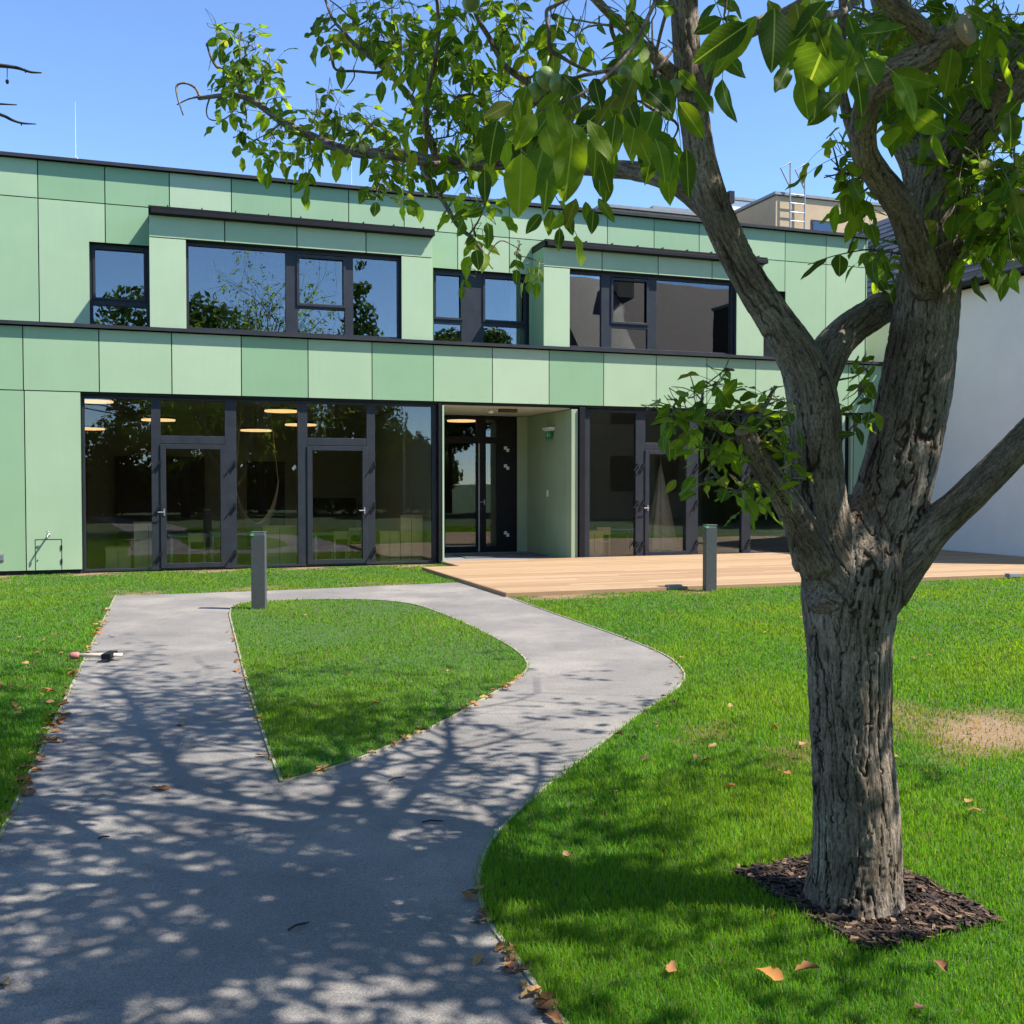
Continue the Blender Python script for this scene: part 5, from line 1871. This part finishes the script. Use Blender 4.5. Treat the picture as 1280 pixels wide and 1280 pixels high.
# ------------------------------------------------------------------ garden trees behind the camera: they show in the window panes
def leaf_cloud(K, blobs, size):
    """crown of leaf faces: blobs = (x, y, z, radius)"""
    bl = np.array(blobs)
    w_ = bl[:, 3] ** 2
    pick = rng.choice(len(bl), K, p=w_ / w_.sum())
    dirs = rng.normal(0, 1, (K, 3))
    dirs /= np.linalg.norm(dirs, axis=1)[:, None]
    rr = bl[pick, 3] * rng.uniform(.35, 1.05, K) ** .6
    c = bl[pick, :3] + dirs * rr[:, None] * np.array([1, 1, .85])
    nn = dirs + rng.normal(0, .6, (K, 3))
    nn /= np.linalg.norm(nn, axis=1)[:, None]
    a = np.cross(nn, rng.normal(0, 1, (K, 3)))
    a /= np.linalg.norm(a, axis=1)[:, None]
    b = np.cross(nn, a)
    s = size * rng.uniform(.6, 1.3, K)[:, None]
    V = np.stack([c - a * s, c - b * s * .55, c + a * s, c + b * s * .55], 1)
    cc = np.array((.052, .100, .022)) * rng.uniform(.6, 1.5, (K, 1))
    return V.reshape(-1, 3), np.arange(K * 4), np.full(K, 4), np.repeat(cc, 4, axis=0)


def garden_tree(name, x, y, h, r, kind, lb):
    t = empty(name, (x, y, 0))
    tag(t, lb, 'tree', 'garden trees facing the building')
    blobs = []
    if kind == 'conifer':
        for k in range(9):
            z = h * (.16 + .80 * k / 8)
            blobs.append((0, 0, z, r * (1.02 - .95 * k / 8) + .12))
    else:
        for k in range(11):
            a = rng.uniform(0, 2 * math.pi)
            q = rng.uniform(.2, .75) * r
            blobs.append((q * math.cos(a), q * math.sin(a), h * rng.uniform(.38, .85), r * rng.uniform(.32, .55)))
    v, f, lt_, c = leaf_cloud(7500, blobs, .17)
    np_mesh('crown', v, f, lt_, 'far_leaf', t, False, c)
    mb = MB()
    mb.tube([(0, 0, -.1), (.03, 0, h * .25), (-.03, .03, h * .5), (0, 0, h * .8)], [.20, .15, .10, .03], 10)
    for k in range(5):
        a = k * 1.3
        mb.tube([(0, 0, h * (.25 + .06 * k)), (r * .3 * math.cos(a), r * .3 * math.sin(a), h * (.42 + .06 * k)), (r * .6 * math.cos(a), r * .6 * math.sin(a), h * (.52 + .06 * k))], [.07, .05, .02], 7)
    mb.build('trunk', 'twig_dark', t, smooth=True)


for a in (('garden_tree', -9.0, -8.0, 9.0, 3.6, 'round', 'broad leafy tree far left behind the viewpoint'),
          ('garden_tree', -2.0, -11.0, 9.6, 3.8, 'round', 'broad leafy tree reflected in the leftmost upper window'),
          ('garden_tree', 5.2, -10.5, 11.2, 3.6, 'round', 'tall airy tree reflected in the large pane of the left bay'),
          ('garden_tree', 9.3, -11.0, 9.0, 3.0, 'round', 'leafy tree between the airy tree and the conifer'),
          ('conifer_tree', 13.4, -8.4, 13.0, 2.7, 'conifer', 'dark conifer reflected in the right pane of the left bay window'),
          ('garden_tree', 17.6, -4.4, 10.4, 2.5, 'round', 'leafy tree beside the left end of the brown roofed house'),
          ('garden_tree', -15.0, -4.0, 8.8, 3.4, 'round', 'leafy tree beyond the left lawn out of view')):
    garden_tree(*a)
for k, (x, y) in enumerate(((-21, -7), (-16.5, -11), (-12.5, -13.5), (-8.5, -15), (-4.5, -16), (-.5, -16.5), (3.5, -16), (7.5, -15), (11.5, -13), (15, -10), (17, -7), (22, 8.8), (19.8, 12.8))):
    t = empty('garden_shrub', (x, y, 0))
    tag(t, 'dense green shrub of the hedge line far behind the viewpoint', 'shrub', 'hedge shrubs behind the viewpoint')
    v, f, lt_, c = leaf_cloud(5200, [(rng.uniform(-2, 2), rng.uniform(-.6, .6), rng.uniform(.6, 4.2), rng.uniform(1.0, 1.6)) for _ in range(14)], .19)
    np_mesh('crown', v, f, lt_, 'far_leaf', t, False, c)

fn = empty('added_screen_fence', (0, -18.2, 0))  # added board screen out of view; hides the pale horizon from pane reflections
tag(fn, 'unseen brown board fence added behind the viewpoint to cover bright horizon in reflections', 'fence')
for k in range(22):
    x0 = -26 + k * 2.2
    mb = MB()
    for j in range(10):
        mb.box(x0 + j * .22 + .006, x0 + (j + 1) * .22 - .006, -.015, .015, .05, 2.4)
    mb.build('board_panel', 'twig_dark', fn)
    MB().box(x0 - .05, x0 + .05, -.10, -.02, -.1, 2.45).build('post', 'twig_dark', fn)

# ------------------------------------------------------------------ mulch, grass
K = 2600
mx_, my_ = rng.uniform(.8, 1.8, K * 3), rng.uniform(3.3, 4.3, K * 3)
m = inside(mulch, mx_, my_)
mx_, my_ = mx_[m][:K], my_[m][:K]
K = len(mx_)
mb = MB()
for x, y in zip(mx_, my_):
    a = rng.uniform(0, math.pi)
    l, w_ = rng.uniform(.008, .028), rng.uniform(.0025, .008)
    t1, t2 = rng.uniform(-.3, .3), rng.uniform(-.5, .5)
    d = np.array([math.cos(a), math.sin(a), t1])
    s = np.array([-math.sin(a), math.cos(a), t2])
    c = np.array([x, y, .013 + rng.uniform(0, .014)])
    th = np.array([0, 0, .003])
    v = [c - d * l - s * w_, c + d * l * .9 - s * w_ * .7, c + d * l + s * w_, c - d * l * .8 + s * w_]
    mb.add([p + th for p in v] + [p - th for p in v], [(0, 1, 2, 3), (7, 6, 5, 4), (0, 4, 5, 1), (1, 5, 6, 2), (2, 6, 7, 3), (3, 7, 4, 0)])
o = mb.build('mulch', 'mulch_chip')
o['kind'] = 'stuff'
o['label'] = 'dark bark mulch spread in the square bed under the tree'
o['category'] = 'mulch'


def make_grass(K):
    """blades, thinning with distance from the path viewpoint and growing coarser"""
    r = np.exp(rng.uniform(math.log(1.9), math.log(24), K))
    th = rng.uniform(math.radians(56), math.radians(124), K)
    x, y = r * np.cos(th), r * np.sin(th)
    dx, dy = x - P0[0], y - P0[1]
    u = dx * U[0] + dy * U[1]
    v = dx * N[0] + dy * N[1]
    ok = (v < -.03) & (u < WU)
    ok &= ~((u > 6.96) & (v > -5.93) & ~((u < 7.66) & (v > -1.2)))
    ex_, ey_ = x + rng.normal(0, .014, K), y + rng.normal(0, .014, K)
    inp = inside(path_poly, ex_, ey_)
    ini = inside(island, ex_, ey_)
    ok &= (~inp) | ini
    # a soft untidy edge round the mulch
    jx, jy = x + rng.normal(0, .022, K), y + rng.normal(0, .022, K)
    ok &= ~inside(mulch, jx, jy)
    ok &= np.hypot(x - TRUNK[0], y - TRUNK[1]) > .2
    b = bare_at(x, y)
    ok &= rng.random(K) > b * .86
    x, y, r, b = x[ok], y[ok], r[ok], b[ok]
    K = len(x)
    pn = .5 + .5 * np.sin(x * 1.9 + 1.3 * np.sin(y * 1.1)) * np.sin(y * 1.6 + .7 * np.sin(x * 2.3))
    pn2 = .5 + .5 * np.sin(x * 9 + 2 * np.sin(y * 5)) * np.sin(y * 8 + 1.5 * np.sin(x * 6))
    h = rng.uniform(.018, .042, K) * (.75 + .5 * pn) * (1 - .45 * b) * np.where(rng.random(K) < .04, 1.5, 1)
    h *= np.clip(1.15 - r / 40, .7, 1.1)
    wd = np.maximum(.0013, r * .00042) * rng.uniform(.7, 1.3, K)
    a = rng.uniform(0, 2 * math.pi, K)
    lean = np.abs(rng.normal(0, .5, K)) * h
    lx, ly = np.cos(a) * lean, np.sin(a) * lean
    f = a + rng.normal(math.pi / 2, .6, K)
    sx, sy = np.cos(f) * wd, np.sin(f) * wd
    V = np.zeros((K, 5, 3))
    V[:, 0] = np.stack([x - sx, y - sy, np.full(K, -.002)], 1)
    V[:, 1] = np.stack([x + sx, y + sy, np.full(K, -.002)], 1)
    V[:, 2] = np.stack([x + sx * .8 + lx * .35, y + sy * .8 + ly * .35, h * .6], 1)
    V[:, 3] = np.stack([x - sx * .8 + lx * .35, y - sy * .8 + ly * .35, h * .6], 1)
    V[:, 4] = np.stack([x + lx, y + ly, h], 1)
    base_i = (np.arange(K) * 5)[:, None]
    F = np.concatenate([base_i + np.array([0, 1, 2, 3]), base_i + np.array([3, 2, 4])], 1).ravel()
    LT = np.tile([4, 3], K)
    g = np.array((.090, .240, .020)) * (1 - pn2[:, None] * .13) + np.array((.062, .040, .002)) * pn[:, None] ** 1.5
    g = g * rng.uniform(.8, 1.2, (K, 1))
    dry = (rng.random(K) < .035 + b * .9)[:, None]
    g = np.where(dry, np.array((.26, .22, .09)) * rng.uniform(.7, 1.2, (K, 1)), g)
    yel = (b * .7)[:, None]
    g = g * (1 - yel) + np.array((.17, .19, .05)) * yel
    o = np_mesh('grass', V.reshape(-1, 3), F, LT, 'grass_blade', None, False, np.repeat(g, 5, axis=0))
    o['kind'] = 'stuff'
    o['label'] = 'short mown green grass blades covering the lawns'
    o['category'] = 'grass'
    print('blades', K)


make_grass(900000)

# ------------------------------------------------------------------ fallen leaves and litter
LV = []
for k in range(6):
    R_, nu = 7, 3
    V = []
    curl, fold, tw = rng.uniform(-.3, 1.1), rng.uniform(.1, 1.25), rng.uniform(-1.6, 1.6)
    for i in range(R_ + 1):
        t = i / R_
        hw = (.24 * math.sin(math.pi * t ** .85) ** .8 + .01) * (1 + .22 * math.sin(t * 17 + k * 2))
        for j in (-1, 0, 1):
            V.append((t - .5, (j + .12 * math.sin(t * 9 + k)) * hw * math.cos(fold * .6), .08 + abs(j) * hw * math.sin(fold) + curl * (t - .5) ** 2 * .7 + tw * j * hw * (t - .5)))
    zmin = min(p[2] for p in V)
    V = [(a, b, c - zmin + .02) for a, b, c in V]
    F = [(i * 3 + j, i * 3 + j + 1, (i + 1) * 3 + j + 1, (i + 1) * 3 + j) for i in range(R_) for j in (0, 1)]
    LV.append((V, F))
DRY = [(.30, .14, .055), (.38, .21, .09), (.22, .11, .05), (.44, .27, .12), (.16, .085, .045), (.40, .18, .05)]
leaf_meshes = []
for k, (V, F) in enumerate(LV):
    for q in range(2):
        me = bpy.data.meshes.new('fallen_leaf')
        me.from_pydata(V, [], F)
        a = me.attributes.new('leafcol', 'FLOAT_COLOR', 'POINT')
        c = DRY[(k + q * 3) % 6]
        a.data.foreach_set('color', np.tile([*c, 1], len(V)).astype(np.float32))
        me.polygons.foreach_set('use_smooth', np.ones(len(F), bool))
        me.materials.append(M['dry_leaf'])
        leaf_meshes.append(me)


def fallen(x, y, size, lb, z=.008, group='dry leaves fallen on the ground'):
    o = bpy.data.objects.new('fallen_leaf', leaf_meshes[rng.integers(len(leaf_meshes))])
    col.objects.link(o)
    o.location = (x, y, z)
    o.rotation_euler = (rng.normal(0, .2), rng.normal(0, .2), rng.uniform(0, 6.28))
    o.scale = (size, size, size)
    tag(o, lb, 'leaf', group)


for (x, y, s, lb) in ((201, 988, .10, 'long brown leaf lying alone on the shaded straight path'), (227, 908, .085, 'orange leaf alone in the middle of the sunlit straight path'),
                      (6, 1234, .075, 'orange leaf at the lower left corner of the path'), (598, 1203, .07, 'thin brown leaf on the path beside the right lawn edge'),
                      (139, 797, .07, 'pale leaf near the far left edge of the path'), (296, 840, .10, 'curled brown leaf on the path by the island edge')):
    p = G(x, y)
    fallen(p[0], p[1], s, lb)
for (x, y, lb) in ((708, 1082, 'large crumpled brown leaf on shaded grass right of the path'), (772, 1000, 'broken brown leaf on grass above the crumpled one'), (838, 1226, 'tan leaf on the grass at the lower middle'),
                   (912, 992, 'tan leaf on the sunlit grass left of the trunk'), (980, 975, 'small brown leaf on the grass just left of the trunk'), (1218, 1023, 'brown leaf on sunlit grass right of the trunk'),
                   (962, 1232, 'pale leaf on the grass below the mulch bed'), (1010, 1226, 'brown leaf on the grass under the front corner of the mulch bed'), (1150, 1274, 'orange leaf at the bottom edge right of the mulch'),
                   (1176, 1222, 'small tan leaf on the grass below the right mulch corner'), (970, 912, 'pair of tan dry leaf scraps on the shaded grass'), (1212, 1010, 'dark leaf near the dry patch of lawn')):
    p = G(x, y)
    fallen(p[0], p[1], rng.uniform(.06, .09), lb, .035)


def along(pts, n, lb, off, spread, s0=.05, s1=.085, z=.012, lo=0.0, hi_=1.0):
    pts = np.asarray(pts, float)
    s = np.concatenate([[0], np.cumsum(np.linalg.norm(np.diff(pts, axis=0), axis=1))])
    for _ in range(n):
        q = rng.uniform(lo, hi_) * s[-1]
        i = min(np.searchsorted(s, q), len(pts) - 1)
        i = max(i, 1)
        t = (q - s[i - 1]) / (s[i] - s[i - 1] + 1e-9)
        p = pts[i - 1] * (1 - t) + pts[i] * t
        d = unit(pts[i] - pts[i - 1])
        nrm = np.array([-d[1], d[0]])
        p = p + nrm * (off + rng.normal(0, spread))
        fallen(p[0], p[1], rng.uniform(s0, s1), lb, z)


along([left_edge[0], left_edge[1], left_edge[2]], 56, 'small brown leaf among those lying along the left edge of the straight path', -.005, .03, .055, .095, lo=.15)
along([g2(18, 1000), g2(45, 945), g2(70, 895)], 36, 'dark brown leaf in the drift against the left path edge', -.015, .03, .06, .10)
along([g2(352, 979), g2(335, 935), g2(310, 860), g2(290, 790)], 22, 'small brown leaf along the straight left side of the lawn island', .01, .02, .05, .075)
along([g2(400, 967), g2(455, 948), g2(550, 906), g2(620, 866), g2(652, 846)], 34, 'small brown leaf along the curved right side of the lawn island', .0, .02, .05, .08)
along([g2(599, 1115), g2(612, 1155), g2(645, 1200), g2(700, 1278)], 22, 'brown leaf lying along the near edge of the right lawn', -.01, .022, .05, .085)
along([g2(780, 798), g2(832, 820), g2(855, 842), g2(800, 893)], 10, 'small leaf along the outer bend of the right lawn edge', .0, .02, .04, .06)
n = 0
while n < 34:
    x, y = rng.uniform(660, 1280), rng.uniform(770, 960)
    p = G(x, y)
    if inside(path_poly, np.array([p[0]]), np.array([p[1]]))[0] or np.hypot(p[0] - TRUNK[0], p[1] - TRUNK[1]) < .5:
        continue
    fallen(p[0], p[1], rng.uniform(.045, .08), 'small dry leaf scattered over the sunlit right lawn', .03)
    n += 1
for _ in range(22):
    p = G(rng.uniform(0, 110), rng.uniform(752, 900))
    if inside(path_poly, np.array([p[0]]), np.array([p[1]]))[0]:
        continue
    fallen(p[0], p[1], rng.uniform(.05, .09), 'small pale leaf scattered over the left lawn strip', .03)
for (x, y) in ((435, 850), (470, 886), (395, 888), (560, 845), (520, 800), (330, 772), (383, 773)):
    p = G(x, y)
    fallen(p[0], p[1], .06, 'small leaf lying on the grass of the lawn island', .035)

# fallen black twigs on the path
for (x, y, l, a, lb) in ((541, 1029, .10, .05, 'short black twig lying across the curved path'), (374, 1160, .085, .7, 'bent black twig on the shaded path near the bottom'), (130, 1049, .05, .5, 'tiny dark twig piece on the left of the path'),
                         (497, 975, .10, .6, 'thin twig on the sunny patch of the curved path')):
    o = MB().tube([(-l / 2, 0, .006), (-.1 * l, l * .06, .012), (l * .25, l * .02, .010), (l / 2, l * .1, .007)], [.0035, .004, .004, .002], 6).build('twig', 'twig_dark')
    o.location = tuple(G(x, y, .004))
    o.rotation_euler = (0, 0, a)
    tag(o, lb, 'twig', 'twigs dropped on the path')
# the toy lying across the left edge of the path
ty = empty('wooden_mallet', G(115, 824, .02), .05)
tag(ty, 'pale wooden stick toy with red end and dark block lying across the left path edge', 'toy')
MB().tube([(-.15, 0, .035), (.26, 0, .035)], .018, 8).build('stick', 'pale_stick', ty, smooth=True)
MB().tube([(-.19, 0, .03), (-.17, 0, .033), (-.12, 0, .033), (-.10, 0, .03)], [.02, .032, .032, .016], 10).build('end_cap', 'red_cap', ty, smooth=True)
MB().box(.11, .19, -.10, .10, .012, .06).build('block', 'black_metal', ty, .006)
